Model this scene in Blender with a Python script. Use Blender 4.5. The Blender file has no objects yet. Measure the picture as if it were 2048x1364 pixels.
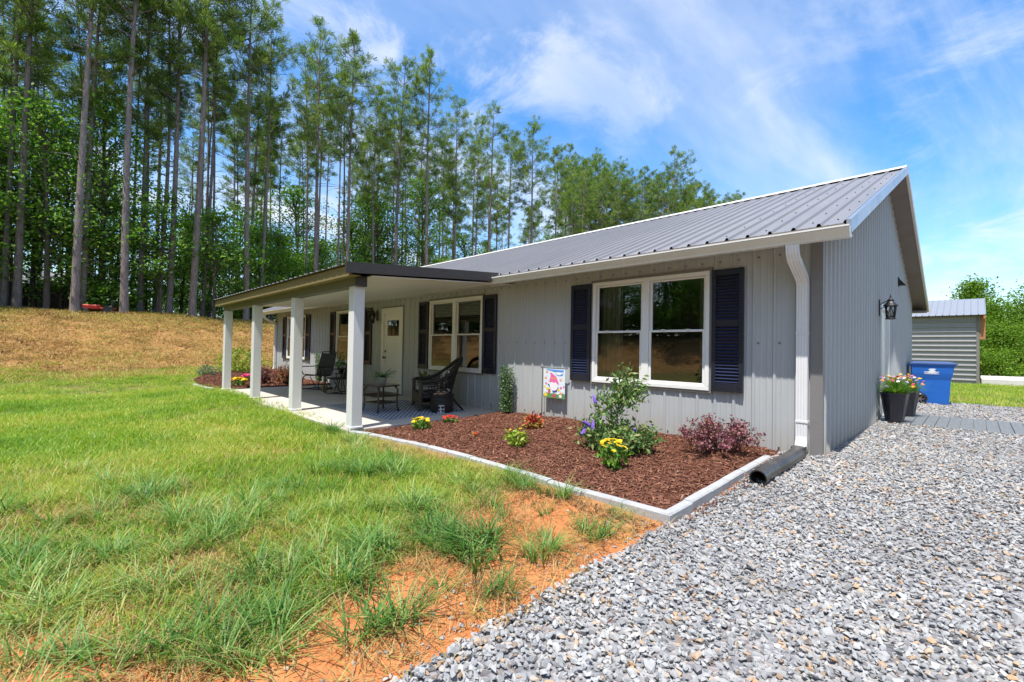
import bpy, bmesh, math, random
import numpy as np
from mathutils import Vector, Matrix
R = math.radians
rnd = random.Random(7)
nr = np.random.default_rng(11)
sc = bpy.context.scene
COL = sc.collection

# ------------------------------------------------------------------ camera
CAM = Vector((1.198, -5.98, 1.195))
YAW, PITCH, ROLL = R(45.5), R(1.02), R(1.01)
cd = bpy.data.cameras.new('camera'); cam = bpy.data.objects.new('camera', cd); COL.objects.link(cam)
cd.sensor_width = 36.0; cd.lens = 909.5 / 2048 * 36.0; cd.clip_start = 0.05; cd.clip_end = 2000
_f = Vector((-math.sin(YAW)*math.cos(PITCH), math.cos(YAW)*math.cos(PITCH), math.sin(PITCH)))
_r = Vector((math.cos(YAW), math.sin(YAW), 0)); _u = _r.cross(_f)
c_r = _r*math.cos(ROLL) + _u*math.sin(ROLL); c_u = -_r*math.sin(ROLL) + _u*math.cos(ROLL)
m = Matrix((c_r, c_u, -_f)).transposed().to_4x4(); m.translation = CAM
cam.matrix_world = m
sc.camera = cam

# ------------------------------------------------------------------ sky and sun
SUN_EL, SUN_AZ = R(68.5), R(166.0)          # azimuth clockwise from +Y
w = bpy.data.worlds.new('World'); sc.world = w; w.use_nodes = True
nt = w.node_tree; nt.nodes.clear()
def wn(t, **k):
    n = nt.nodes.new(t)
    for a, b in k.items(): setattr(n, a, b)
    return n
def wl(a, b): nt.links.new(a, b)
def wmath(op, a, b=None, clamp=False):
    n = wn('ShaderNodeMath', operation=op, use_clamp=clamp)
    for i, v in enumerate((a, b)):
        if v is None: continue
        if isinstance(v, (int, float)): n.inputs[i].default_value = v
        else: wl(v, n.inputs[i])
    return n.outputs[0]
sky = wn('ShaderNodeTexSky', sky_type='NISHITA', sun_disc=False, sun_elevation=SUN_EL, sun_rotation=SUN_AZ,
         altitude=100.0, air_density=1.0, dust_density=0.6, ozone_density=2.2)
tc = wn('ShaderNodeTexCoord'); sep = wn('ShaderNodeSeparateXYZ'); wl(tc.outputs['Generated'], sep.inputs[0])
zc = wmath('ADD', wmath('MAXIMUM', sep.outputs[2], 0.0), 0.16)
px_ = wmath('DIVIDE', sep.outputs[0], zc); py_ = wmath('DIVIDE', sep.outputs[1], zc)
cmb = wn('ShaderNodeCombineXYZ'); wl(px_, cmb.inputs[0]); wl(py_, cmb.inputs[1])
def cloud(loc, rot, scl, nscale, detail, dist, lo, hi, rough=0.6):
    mp = wn('ShaderNodeMapping'); wl(cmb.outputs[0], mp.inputs[0])
    mp.inputs['Location'].default_value = loc; mp.inputs['Rotation'].default_value = (0, 0, rot); mp.inputs['Scale'].default_value = scl
    n = wn('ShaderNodeTexNoise'); wl(mp.outputs[0], n.inputs['Vector'])
    n.inputs['Scale'].default_value = nscale; n.inputs['Detail'].default_value = detail
    n.inputs['Roughness'].default_value = rough; n.inputs['Distortion'].default_value = dist
    mr = wn('ShaderNodeMapRange', interpolation_type='SMOOTHSTEP'); wl(n.outputs[0], mr.inputs[0])
    mr.inputs[1].default_value = lo; mr.inputs[2].default_value = hi
    return mr.outputs[0]
cirrus = cloud((3.1, 1.2, 0), R(28), (1.0, 0.30, 1), 1.5, 8, 0.6, 0.28, 0.72, 0.60)
veil = cloud((0.4, 5.2, 0), R(35), (1, 0.6, 1), 0.55, 5, 0.6, 0.36, 0.62)
puffs = cloud((7.3, 2.6, 0), 0.3, (1, 1, 1), 1.9, 10, 0.5, 0.48, 0.68, 0.62)
pmask = cloud((1.3, 8.0, 0), 0.0, (1, 1, 1), 0.45, 2, 0.0, 0.38, 0.58)
c1 = wmath('MULTIPLY', cirrus, wmath('ADD', wmath('MULTIPLY', veil, 0.75), 0.25))
c2 = wmath('MULTIPLY', puffs, pmask)
cov = wmath('MINIMUM', wmath('ADD', wmath('MULTIPLY', c1, 0.85), wmath('MULTIPLY', c2, 0.62)), 0.96)
mixc = wn('ShaderNodeMix', data_type='RGBA'); wl(cov, mixc.inputs[0])
hs = wn('ShaderNodeHueSaturation'); wl(sky.outputs[0], hs.inputs['Color']); hs.inputs['Saturation'].default_value = 1.34; hs.inputs['Value'].default_value = 1.22
wl(hs.outputs[0], mixc.inputs[6]); mixc.inputs[7].default_value = (4.3, 4.55, 5.0, 1)
bg = wn('ShaderNodeBackground'); bg.inputs[1].default_value = 0.145; wl(mixc.outputs[2], bg.inputs[0])
wo = wn('ShaderNodeOutputWorld'); wl(bg.outputs[0], wo.inputs[0])

sl = bpy.data.lights.new('sun', 'SUN'); sl.energy = 4.4; sl.angle = R(0.55); sl.color = (1.0, 0.955, 0.88)
so = bpy.data.objects.new('sun', sl); COL.objects.link(so)
sdir = Vector((math.sin(SUN_AZ)*math.cos(SUN_EL), math.cos(SUN_AZ)*math.cos(SUN_EL), math.sin(SUN_EL)))
so.rotation_euler = sdir.to_track_quat('Z', 'Y').to_euler(); so.location = (5, -10, 30)
sc.view_settings.view_transform = 'Standard'; sc.view_settings.look = 'None'; sc.view_settings.exposure = 0.70; sc.view_settings.gamma = 1.0
sc.cycles.max_bounces = 8; sc.cycles.diffuse_bounces = 4; sc.cycles.glossy_bounces = 3; sc.cycles.transparent_max_bounces = 12
sc.cycles.caustics_reflective = False; sc.cycles.caustics_refractive = False

# ------------------------------------------------------------------ helpers
def ray(px, py):
    d = c_r*((px-1024)/909.5) - c_u*((py-682)/909.5) + _f
    return d
def on_z(px, py, z): d = ray(px, py); return CAM + d*((z-CAM.z)/d.z)
def on_y(px, py, y): d = ray(px, py); return CAM + d*((y-CAM.y)/d.y)
def on_x(px, py, x): d = ray(px, py); return CAM + d*((x-CAM.x)/d.x)

class MB:
    def __init__(s): s.v = []; s.f = []
    def add(s, vs, fs):
        o = len(s.v); s.v += [tuple(q) for q in vs]; s.f += [tuple(i+o for i in q) for q in fs]; return s
    def quad(s, a, b, c, d): return s.add([a, b, c, d], [(0, 1, 2, 3)])
    def box(s, x0, x1, y0, y1, z0, z1):
        return s.add([(x0,y0,z0),(x1,y0,z0),(x1,y1,z0),(x0,y1,z0),(x0,y0,z1),(x1,y0,z1),(x1,y1,z1),(x0,y1,z1)],
                     [(3,2,1,0),(4,5,6,7),(0,1,5,4),(1,2,6,5),(2,3,7,6),(3,0,4,7)])
    def bbox(s, x0, x1, y0, y1, z0, z1, b=0.006):
        """box with chamfered edges"""
        vs = []
        for sx, x in ((-1, x0), (1, x1)):
            for sy, y in ((-1, y0), (1, y1)):
                for sz, z in ((-1, z0), (1, z1)):
                    vs += [(x, y-sy*b, z-sz*b), (x-sx*b, y, z-sz*b), (x-sx*b, y-sy*b, z)]
        bm = bmesh.new()
        for q in vs: bm.verts.new(q)
        bmesh.ops.convex_hull(bm, input=bm.verts[:]); bm.verts.index_update()
        s.add([q.co[:] for q in bm.verts], [[q.index for q in f.verts] for f in bm.faces]); bm.free(); return s
    def obox(s, c, ax, ay, az):
        """box from centre and three half-axis vectors"""
        c, ax, ay, az = map(Vector, (c, ax, ay, az)); vs = []
        for k in (-1, 1):
            for j, i in ((-1,-1),(-1,1),(1,1),(1,-1)): vs.append(c+ax*i+ay*j+az*k)
        return s.add(vs, [(3,2,1,0),(4,5,6,7),(0,1,5,4),(1,2,6,5),(2,3,7,6),(3,0,4,7)])
    def bar(s, a, b, w, h=None, up=(0,0,1)):
        a, b = Vector(a), Vector(b); d = b-a; L = d.length; d.normalize(); h = h or w
        u = Vector(up); sd = d.cross(u)
        if sd.length < 1e-4: sd = d.cross(Vector((1,0,0)))
        sd.normalize(); u = sd.cross(d)
        return s.obox((a+b)/2, d*(L/2), sd*(w/2), u*(h/2))
    def tube(s, pts, r, n=8, caps=True, closed=False):
        pts = [Vector(q) for q in pts]; rs = r if isinstance(r, (list, tuple)) else [r]*len(pts); o = len(s.v); N = len(pts); prev = None
        for i, q in enumerate(pts):
            if closed: d = pts[(i+1) % N]-pts[i-1]
            else: d = pts[min(i+1, N-1)]-pts[max(i-1, 0)]
            if d.length < 1e-9: d = Vector((0,0,1))
            d.normalize()
            if prev is None:
                a = d.cross(Vector((0,0,1)))
                if a.length < 0.05: a = d.cross(Vector((1,0,0)))
            else: a = prev - d*prev.dot(d)
            a.normalize(); prev = a; b = d.cross(a)
            for k in range(n):
                t = 2*math.pi*k/n; s.v.append(tuple(q+(a*math.cos(t)+b*math.sin(t))*rs[i]))
        for i in range(N if closed else N-1):
            j = (i+1) % N
            for k in range(n): s.f.append((o+i*n+k, o+i*n+(k+1)%n, o+j*n+(k+1)%n, o+j*n+k))
        if caps and not closed:
            s.f.append(tuple(o+k for k in reversed(range(n)))); s.f.append(tuple(o+(N-1)*n+k for k in range(n)))
        return s
    def lathe(s, prof, c=(0,0,0), n=16, ph=0.0):
        o = len(s.v)
        for r, z in prof:
            for k in range(n):
                t = 2*math.pi*k/n+ph; s.v.append((c[0]+r*math.cos(t), c[1]+r*math.sin(t), c[2]+z))
        for i in range(len(prof)-1):
            for k in range(n): s.f.append((o+i*n+k, o+i*n+(k+1)%n, o+(i+1)*n+(k+1)%n, o+(i+1)*n+k))
        s.f.append(tuple(o+k for k in reversed(range(n)))); s.f.append(tuple(o+(len(prof)-1)*n+k for k in range(n)))
        return s
    def prism(s, poly, axis, a0, a1):
        """poly: 2-D outline in the two other axes, extruded along axis from a0 to a1"""
        def P(q, t): return {'x': (t, q[0], q[1]), 'y': (q[0], t, q[1]), 'z': (q[0], q[1], t)}[axis]
        n = len(poly); vs = [P(q, a0) for q in poly]+[P(q, a1) for q in poly]
        return s.add(vs, [tuple(range(n))[::-1], tuple(range(n, 2*n))]+[(i, (i+1)%n, n+(i+1)%n, n+i) for i in range(n)])
    def mesh(s, name, mat, smooth=False, norm=False):
        me = bpy.data.meshes.new(name); me.from_pydata(s.v, [], s.f)
        if norm:
            bm = bmesh.new(); bm.from_mesh(me); bmesh.ops.recalc_face_normals(bm, faces=bm.faces[:]); bm.to_mesh(me); bm.free()
        me.materials.append(mat)
        if smooth: me.polygons.foreach_set('use_smooth', [True]*len(me.polygons))
        me.update(); return me
    def build(s, name, mat, parent=None, smooth=False, norm=True, kind=None):
        return link(name, s.mesh(name, mat, smooth, norm), parent, kind)

def link(name, data, parent=None, kind=None, loc=None):
    o = bpy.data.objects.new(name, data); COL.objects.link(o)
    if parent is not None: o.parent = parent
    if kind: o['kind'] = kind
    if loc is not None: o.location = loc
    return o
def npmesh(name, V, F, mat, smooth=False):
    """mesh from numpy arrays; F is (n,3) or (n,4)"""
    V = np.asarray(V, np.float32); F = np.asarray(F, np.int32); k = F.shape[1]
    me = bpy.data.meshes.new(name); me.vertices.add(len(V)); me.vertices.foreach_set('co', V.ravel())
    me.loops.add(F.size); me.loops.foreach_set('vertex_index', F.ravel())
    me.polygons.add(len(F)); me.polygons.foreach_set('loop_start', np.arange(0, F.size, k, dtype=np.int32))
    try: me.polygons.foreach_set('loop_total', np.full(len(F), k, np.int32))
    except Exception: pass
    if smooth: me.polygons.foreach_set('use_smooth', np.ones(len(F), bool))
    me.materials.append(mat); me.update(calc_edges=True); me.validate(); return me
def tag(o, label, cat, group=None):
    o['label'] = label; o['category'] = cat
    if group: o['group'] = group
    return o
def thing(name, label, cat, loc=(0,0,0), rz=0.0, group=None):
    o = link(name, None); o.empty_display_size = 0.1; o.location = loc; o.rotation_euler = (0, 0, rz)
    return tag(o, label, cat, group)
KIDS = {}
def copy_tree(o, parent=None, loc=None, rz=None, scale=None, label=None):
    c = o.copy(); COL.objects.link(c); c.parent = parent
    if loc is not None: c.location = loc
    if rz is not None: c.rotation_euler = (0, 0, rz)
    if scale is not None: c.scale = scale if isinstance(scale, (tuple, list)) else (scale,)*3
    if label: c['label'] = label
    for ch in o.children: copy_tree(ch, c)
    return c

# value noise for layout (not a texture)
def _h(i, j, s):
    n = (i*374761393 + j*668265263 + s*1442695041) & 0xffffffff
    n = ((n ^ (n >> 13))*1274126177) & 0xffffffff
    return ((n ^ (n >> 16)) & 0xffff)/65535.0
def vnoise(x, y, s=0):
    x = np.asarray(x, float); y = np.asarray(y, float)
    i = np.floor(x).astype(np.int64); j = np.floor(y).astype(np.int64); u = x-i; v = y-j
    u = u*u*(3-2*u); v = v*v*(3-2*v)
    return (_h(i,j,s)*(1-u)+_h(i+1,j,s)*u)*(1-v)+(_h(i,j+1,s)*(1-u)+_h(i+1,j+1,s)*u)*v
def fbm(x, y, s=0, o=4):
    t = 0; a = 0.5; x = np.asarray(x, float); y = np.asarray(y, float)
    for k in range(o): t = t+a*vnoise(x, y, s+k*17); x = x*2.03+3.1; y = y*2.03+1.7; a *= 0.5
    return t/(1-0.5**o)
def sstep(a, b, x): t = np.clip((np.asarray(x, float)-a)/(b-a), 0, 1); return t*t*(3-2*t)

# ------------------------------------------------------------------ materials
MATS = {}
class NT:
    def __init__(s, name):
        s.m = bpy.data.materials.new(name); s.m.use_nodes = True; s.t = s.m.node_tree; s.t.nodes.clear()
        s.out = s.t.nodes.new('ShaderNodeOutputMaterial'); s.obj = None
    def n(s, t, **k):
        q = s.t.nodes.new(t)
        for a, b in k.items(): setattr(q, a, b)
        return q
    def l(s, a, b): s.t.links.new(a, b)
    def coord(s):
        if s.obj is None: s.obj = s.n('ShaderNodeTexCoord')
        return s.obj.outputs['Object']
    def pos(s): return s.n('ShaderNodeNewGeometry').outputs['Position']
    def noise(s, scale, detail=4, rough=0.55, vec=None, stretch=None, dist=0.0):
        q = s.n('ShaderNodeTexNoise'); q.inputs['Scale'].default_value = scale; q.inputs['Detail'].default_value = detail
        q.inputs['Roughness'].default_value = rough; q.inputs['Distortion'].default_value = dist
        v = vec or s.coord()
        if stretch:
            mp = s.n('ShaderNodeMapping'); s.l(v, mp.inputs[0]); mp.inputs['Scale'].default_value = stretch; v = mp.outputs[0]
        s.l(v, q.inputs['Vector']); return q.outputs[0]
    def ramp(s, fac, stops):
        q = s.n('ShaderNodeValToRGB'); s.l(fac, q.inputs[0]); e = q.color_ramp.elements
        while len(e) < len(stops): e.new(0.5)
        for k, (p, c) in enumerate(stops): e[k].position = p; e[k].color = (*c, 1) if len(c) == 3 else c
        return q.outputs[0]
    def mix(s, fac, a, b, mode='MIX'):
        q = s.n('ShaderNodeMix', data_type='RGBA', blend_type=mode)
        for i, v in ((0, fac), (6, a), (7, b)):
            if isinstance(v, (int, float)): q.inputs[i].default_value = v
            elif isinstance(v, (tuple, list)): q.inputs[i].default_value = (*v, 1)
            else: s.l(v, q.inputs[i])
        return q.outputs[2]
    def math(s, op, a, b=0.0, clamp=False):
        q = s.n('ShaderNodeMath', operation=op, use_clamp=clamp)
        for i, v in enumerate((a, b)):
            if isinstance(v, (int, float)): q.inputs[i].default_value = v
            else: s.l(v, q.inputs[i])
        return q.outputs[0]
    def mrange(s, v, a, b, c=0.0, d=1.0):
        q = s.n('ShaderNodeMapRange'); s.l(v, q.inputs[0])
        for i, x in enumerate((a, b, c, d)): q.inputs[i+1].default_value = x
        return q.outputs[0]
    def bump(s, h, strength=0.3, dist=0.01, normal=None):
        q = s.n('ShaderNodeBump'); q.inputs['Strength'].default_value = strength; q.inputs['Distance'].default_value = dist
        s.l(h, q.inputs['Height'])
        if normal: s.l(normal, q.inputs['Normal'])
        return q.outputs[0]
    def pbr(s, col, rough=0.6, metal=0.0, normal=None, spec=0.5):
        p = s.n('ShaderNodeBsdfPrincipled')
        for k, v in (('Base Color', col), ('Roughness', rough), ('Metallic', metal), ('Specular IOR Level', spec)):
            if isinstance(v, (int, float)): p.inputs[k].default_value = v
            elif isinstance(v, (tuple, list)): p.inputs[k].default_value = (*v, 1)
            else: s.l(v, p.inputs[k])
        if normal: s.l(normal, p.inputs['Normal'])
        return p.outputs[0]
    def done(s, sh): s.l(sh, s.out.inputs[0]); MATS[s.m.name] = s.m; return s.m

def plain(name, col, rough=0.5, metal=0.0, var=0.10, scale=6.0, bump=0.0, bscale=60.0, stretch=None, spec=0.5):
    """solid colour with soft blotchy wear and optional fine relief"""
    t = NT(name)
    a = t.noise(scale, 5, 0.6, stretch=stretch); b = t.noise(scale*7, 3, 0.5, stretch=stretch)
    f = t.math('ADD', t.math('MULTIPLY', a, 0.65), t.math('MULTIPLY', b, 0.35))
    v = t.mrange(f, 0.3, 0.7, 1-var, 1+var)
    hv = t.n('ShaderNodeVectorMath', operation='SCALE'); hv.inputs[0].default_value = col; t.l(v, hv.inputs['Scale'])
    rr = t.mrange(b, 0.3, 0.7, max(0.02, rough-0.08), min(1, rough+0.1))
    nrm = t.bump(t.noise(bscale, 4, 0.6, stretch=stretch), bump, 0.01) if bump else None
    return t.done(t.pbr(hv.outputs[0], rr, metal, nrm, spec))

def leafmat(name, cols, trans=0.3, rough=0.55, spec=0.3, tw=1.0):
    """leaf or needle: every loose leaf picks its own tint; light shows through"""
    t = NT(name); g = t.n('ShaderNodeNewGeometry'); oi = t.n('ShaderNodeObjectInfo')
    k = len(cols); f = t.math('FRACT', t.math('ADD', g.outputs['Random Per Island'], t.math('MULTIPLY', oi.outputs['Random'], 0.35)))
    c = t.ramp(f, [(i/max(1, k-1), q) for i, q in enumerate(cols)])
    p = t.pbr(c, rough, 0.0, None, spec)
    tr = t.n('ShaderNodeBsdfTranslucent'); t.l(t.mix(1.0, c, (1.0*tw, 1.1*tw, 0.55*tw), 'MULTIPLY'), tr.inputs[0])
    ms = t.n('ShaderNodeMixShader'); ms.inputs[0].default_value = trans; t.l(p, ms.inputs[1]); t.l(tr.outputs[0], ms.inputs[2])
    return t.done(ms.outputs[0])

def M(n): return MATS[n]
# house
t = NT('wall_metal')
st = t.noise(3.0, 5, 0.6, vec=t.pos(), stretch=(4, 4, 0.35)); gr = t.noise(0.7, 3, 0.5, vec=t.pos())
zz = t.n('ShaderNodeSeparateXYZ'); t.l(t.pos(), zz.inputs[0])
dirt = t.math('MULTIPLY', t.mrange(zz.outputs[2], 0.05, 0.42, 1, 0), t.mrange(st, 0.35, 0.7, 0.1, 0.75))
c = t.ramp(t.math('ADD', t.math('MULTIPLY', st, 0.5), t.math('MULTIPLY', gr, 0.5)), [(0.3, (0.40, 0.42, 0.425)), (0.7, (0.46, 0.475, 0.48))])
c = t.mix(dirt, c, (0.36, 0.30, 0.22))
t.done(t.pbr(c, t.mrange(st, 0.3, 0.7, 0.42, 0.52), 0.0, None, 0.3))
t = NT('roof_metal')
st = t.noise(2.0, 5, 0.6, vec=t.pos(), stretch=(3, 0.4, 0.4)); gr = t.noise(0.5, 4, 0.6, vec=t.pos())
c = t.ramp(t.math('ADD', t.math('MULTIPLY', st, 0.5), t.math('MULTIPLY', gr, 0.5)), [(0.3, (0.185, 0.181, 0.188)), (0.7, (0.228, 0.223, 0.231))])
t.done(t.pbr(c, t.mrange(st, 0.3, 0.7, 0.36, 0.5), 0.0, None, 0.55))
plain('trim_metal', (0.20, 0.19, 0.185), 0.4, var=0.08)
plain('rake_metal', (0.22, 0.25, 0.29), 0.16, var=0.03, scale=.3, spec=.8)
plain('soffit_brown', (0.20, 0.165, 0.145), 0.6, var=0.16, scale=2.5)
plain('bronze_trim', (0.06, 0.052, 0.047), 0.35, var=0.12)
plain('gutter_white', (0.66, 0.635, 0.56), 0.35, var=0.05, scale=3)
plain('white_paint', (0.70, 0.70, 0.70), 0.4, var=0.04, scale=3)
plain('vinyl_white', (0.80, 0.80, 0.78), 0.35, var=0.03)
plain('door_white', (0.78, 0.775, 0.74), 0.4, var=0.03)
plain('ceiling_white', (0.76, 0.74, 0.69), 0.5, var=0.05, scale=2)
plain('raw_wood', (0.215, 0.165, 0.07), 0.7, var=0.3, scale=2.0, bump=0.25, bscale=10, stretch=(0.3, 6, 6))
plain('beam_grey', (0.155, 0.16, 0.145), 0.6, var=0.15, scale=2.0, stretch=(0.3, 3, 3), bump=0.15, bscale=14)
plain('shutter_navy', (0.016, 0.019, 0.032), 0.30, var=0.12, scale=20)
plain('louver_navy', (0.026, 0.036, 0.085), 0.25, var=0.08, scale=20)
plain('interior', (0.30, 0.28, 0.25), 0.8)
plain('interior_dark', (0.05, 0.05, 0.05), 0.6)
plain('blind_white', (0.70, 0.70, 0.66), 0.6)
t = NT('curtain_cloth'); c = (0.80, 0.82, 0.74)
p = t.pbr(c, 0.9); tr = t.n('ShaderNodeBsdfTranslucent'); tr.inputs[0].default_value = (*c, 1)
ms = t.n('ShaderNodeMixShader'); ms.inputs[0].default_value = 0.35; t.l(p, ms.inputs[1]); t.l(tr.outputs[0], ms.inputs[2]); t.done(ms.outputs[0])
t = NT('window_glass')
fr = t.n('ShaderNodeFresnel'); fr.inputs['IOR'].default_value = 2.25
tp = t.n('ShaderNodeBsdfTransparent'); tp.inputs[0].default_value = (0.80, 0.84, 0.80, 1)
gl = t.n('ShaderNodeBsdfGlossy'); gl.inputs['Roughness'].default_value = 0.012
nb = t.bump(t.noise(1.6, 2, 0.5, vec=t.pos()), 0.05, 0.02); t.l(nb, gl.inputs['Normal'])
ms = t.n('ShaderNodeMixShader'); t.l(fr.outputs[0], ms.inputs[0]); t.l(tp.outputs[0], ms.inputs[1]); t.l(gl.outputs[0], ms.inputs[2]); t.done(ms.outputs[0])
t = NT('lamp_glass')
fr = t.n('ShaderNodeFresnel'); fr.inputs['IOR'].default_value = 1.45
tp = t.n('ShaderNodeBsdfTransparent'); tp.inputs[0].default_value = (0.86, 0.87, 0.86, 1)
gl = t.n('ShaderNodeBsdfGlossy'); gl.inputs['Roughness'].default_value = 0.12
ms = t.n('ShaderNodeMixShader'); t.l(fr.outputs[0], ms.inputs[0]); t.l(tp.outputs[0], ms.inputs[1]); t.l(gl.outputs[0], ms.inputs[2]); t.done(ms.outputs[0])
plain('black_metal', (0.022, 0.02, 0.019), 0.35, var=0.2, scale=20)
plain('bronze_metal', (0.055, 0.04, 0.03), 0.4, 0.3, var=0.25, scale=20)
plain('steel', (0.5, 0.48, 0.45), 0.3, 1.0)
plain('grey_plastic', (0.45, 0.45, 0.44), 0.5)
plain('screw_head', (0.17, 0.17, 0.18), 0.4, 0.6)
# ground things
t = NT('concrete')
a = t.noise(1.2, 6, 0.65); b = t.noise(40, 4, 0.6)
c = t.ramp(t.math('ADD', t.math('MULTIPLY', a, 0.7), t.math('MULTIPLY', b, 0.3)), [(0.3, (0.44, 0.395, 0.34)), (0.7, (0.57, 0.525, 0.465))])
t.done(t.pbr(c, 0.85, 0, t.bump(b, 0.15, 0.005)))
t = NT('edging_concrete')
a = t.noise(5, 6, 0.65); b = t.noise(70, 4, 0.6)
c = t.ramp(t.math('ADD', t.math('MULTIPLY', a, 0.6), t.math('MULTIPLY', b, 0.4)), [(0.3, (0.29, 0.295, 0.30)), (0.7, (0.46, 0.465, 0.47))])
t.done(t.pbr(c, 0.9, 0, t.bump(b, 0.5, 0.006)))
plain('pad_concrete', (0.62, 0.60, 0.56), 0.85, var=0.1, scale=1.5, bump=0.2, bscale=40)
plain('deck_board', (0.155, 0.165, 0.17), 0.65, var=0.16, scale=3, bump=0.3, bscale=30, stretch=(8, 0.5, 4))
t = NT('drain_plastic'); b = t.noise(30, 3); c = t.ramp(t.noise(4, 5, 0.65), [(0.35, (0.018, 0.019, 0.021)), (0.72, (0.075, 0.066, 0.058))])
t.done(t.pbr(c, t.mrange(b, 0.3, 0.7, 0.25, 0.4)))
# ground sheet: green thatch, orange clay and dry brown bank, chosen by the ground's own cover
t = NT('ground')
at = t.n('ShaderNodeAttribute', attribute_name='cover'); sp = t.n('ShaderNodeSeparateColor'); t.l(at.outputs['Color'], sp.inputs[0])
P = t.pos(); n1 = t.noise(2.2, 6, 0.65, vec=P); n2 = t.noise(14, 5, 0.65, vec=P); n3 = t.noise(60, 4, 0.6, vec=P)
nn = t.math('ADD', t.math('MULTIPLY', n1, 0.4), t.math('ADD', t.math('MULTIPLY', n2, 0.35), t.math('MULTIPLY', n3, 0.25)))
green = t.ramp(nn, [(0.3, (0.075, 0.085, 0.02)), (0.5, (0.16, 0.155, 0.045)), (0.68, (0.27, 0.215, 0.085))])
clay = t.ramp(nn, [(0.3, (0.38, 0.125, 0.042)), (0.5, (0.49, 0.18, 0.066)), (0.7, (0.54, 0.25, 0.11))])
dry = t.ramp(nn, [(0.28, (0.17, 0.09, 0.035)), (0.45, (0.33, 0.185, 0.07)), (0.6, (0.42, 0.235, 0.095)), (0.75, (0.40, 0.29, 0.115))])
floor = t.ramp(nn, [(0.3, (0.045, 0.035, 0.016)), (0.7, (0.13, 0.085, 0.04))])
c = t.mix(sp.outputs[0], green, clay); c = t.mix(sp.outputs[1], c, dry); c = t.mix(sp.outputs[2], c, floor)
hgt = t.math('ADD', t.math('MULTIPLY', n2, 0.6), t.math('MULTIPLY', n3, 0.4))
t.done(t.pbr(c, 0.95, 0, t.bump(hgt, 0.7, 0.03), 0.1))
t = NT('gravel_bed')
P = t.pos(); n2 = t.noise(18, 5, 0.65, vec=P); vo = t.n('ShaderNodeTexVoronoi'); vo.inputs['Scale'].default_value = 30; t.l(P, vo.inputs['Vector'])
c = t.ramp(vo.outputs['Color'], [(0.1, (0.13, 0.13, 0.14)), (0.5, (0.28, 0.28, 0.29)), (0.9, (0.42, 0.41, 0.40))])
c = t.mix(t.mrange(n2, 0.5, 0.75, 0, 0.5), c, (0.40, 0.24, 0.13))
t.done(t.pbr(c, 0.9, 0, t.bump(vo.outputs['Distance'], 0.8, 0.03), 0.2))
t = NT('gravel_stone')
oi = t.n('ShaderNodeObjectInfo'); 
c = t.ramp(oi.outputs['Random'], [(0.0, (0.22, 0.225, 0.235)), (0.22, (0.29, 0.295, 0.305)), (0.45, (0.35, 0.355, 0.36)), (0.68, (0.39, 0.392, 0.395)), (0.86, (0.45, 0.45, 0.44)), (0.9, (0.44, 0.36, 0.28)), (0.96, (0.50, 0.33, 0.20)), (1.0, (0.14, 0.13, 0.13))])
lo = t.noise(0.8, 4, 0.6, vec=t.pos()); c = t.mix(1.0, c, t.ramp(lo, [(0.32, (0.80, 0.79, 0.78)), (0.5, (1, 1, 1)), (0.68, (1.12, 1.09, 1.04))]), 'MULTIPLY')
n = t.noise(34, 5, 0.65); c = t.mix(1.0, c, t.ramp(n, [(0.3, (0.80, 0.79, 0.78)), (0.55, (1, 1, 1)), (0.75, (1.15, 1.145, 1.13))]), 'MULTIPLY')
t.done(t.pbr(c, 0.8, 0, t.bump(n, 0.35, 0.004), 0.25))
t = NT('mulch_bed'); n = t.noise(26, 6, 0.7, vec=t.pos())
t.done(t.pbr(t.ramp(n, [(0.3, (0.05, 0.02, 0.014)), (0.7, (0.17, 0.072, 0.046))]), 0.9, 0, t.bump(n, 0.9, 0.03), 0.15))
t = NT('mulch_chip'); oi = t.n('ShaderNodeObjectInfo')
c = t.ramp(oi.outputs['Random'], [(0.0, (0.08, 0.03, 0.02)), (0.4, (0.18, 0.072, 0.045)), (0.8, (0.29, 0.13, 0.082)), (0.97, (0.40, 0.21, 0.13)), (1.0, (0.46, 0.30, 0.19))])
t.done(t.pbr(t.mix(0.4, c, t.ramp(t.noise(50, 4, 0.6, stretch=(0.3, 3, 3)), [(0.3, (0.05, 0.02, 0.014)), (0.7, (0.25, 0.11, 0.07))])), 0.9, 0, None, 0.15))
def grassmat(name, cols, trans=0.35):
    t = NT(name); g = t.n('ShaderNodeNewGeometry'); oi = t.n('ShaderNodeObjectInfo')
    f = t.math('ADD', t.math('MULTIPLY', g.outputs['Random Per Island'], 0.55), t.math('MULTIPLY', oi.outputs['Random'], 0.45))
    f = t.math('ADD', f, t.math('MULTIPLY', t.math('SUBTRACT', t.noise(0.55, 4, 0.6, vec=oi.outputs['Location']), 0.46), 1.5))
    c = t.ramp(f, [(0.08+0.84*i/(len(cols)-1), q) for i, q in enumerate(cols)])
    p = t.pbr(c, 0.5, 0, None, 0.35); tr = t.n('ShaderNodeBsdfTranslucent'); t.l(t.mix(1.0, c, (1.2, 1.25, 0.6), 'MULTIPLY'), tr.inputs[0])
    ms = t.n('ShaderNodeMixShader'); ms.inputs[0].default_value = trans; t.l(p, ms.inputs[1]); t.l(tr.outputs[0], ms.inputs[2]); t.done(ms.outputs[0])
grassmat('grass_lawn', [(0.06, 0.16, 0.008), (0.12, 0.27, 0.012), (0.20, 0.36, 0.020), (0.34, 0.43, 0.04), (0.50, 0.45, 0.12)])
grassmat('grass_tuft', [(0.045, 0.14, 0.022), (0.09, 0.22, 0.04), (0.16, 0.31, 0.07), (0.26, 0.39, 0.11), (0.42, 0.46, 0.18)])
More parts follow.
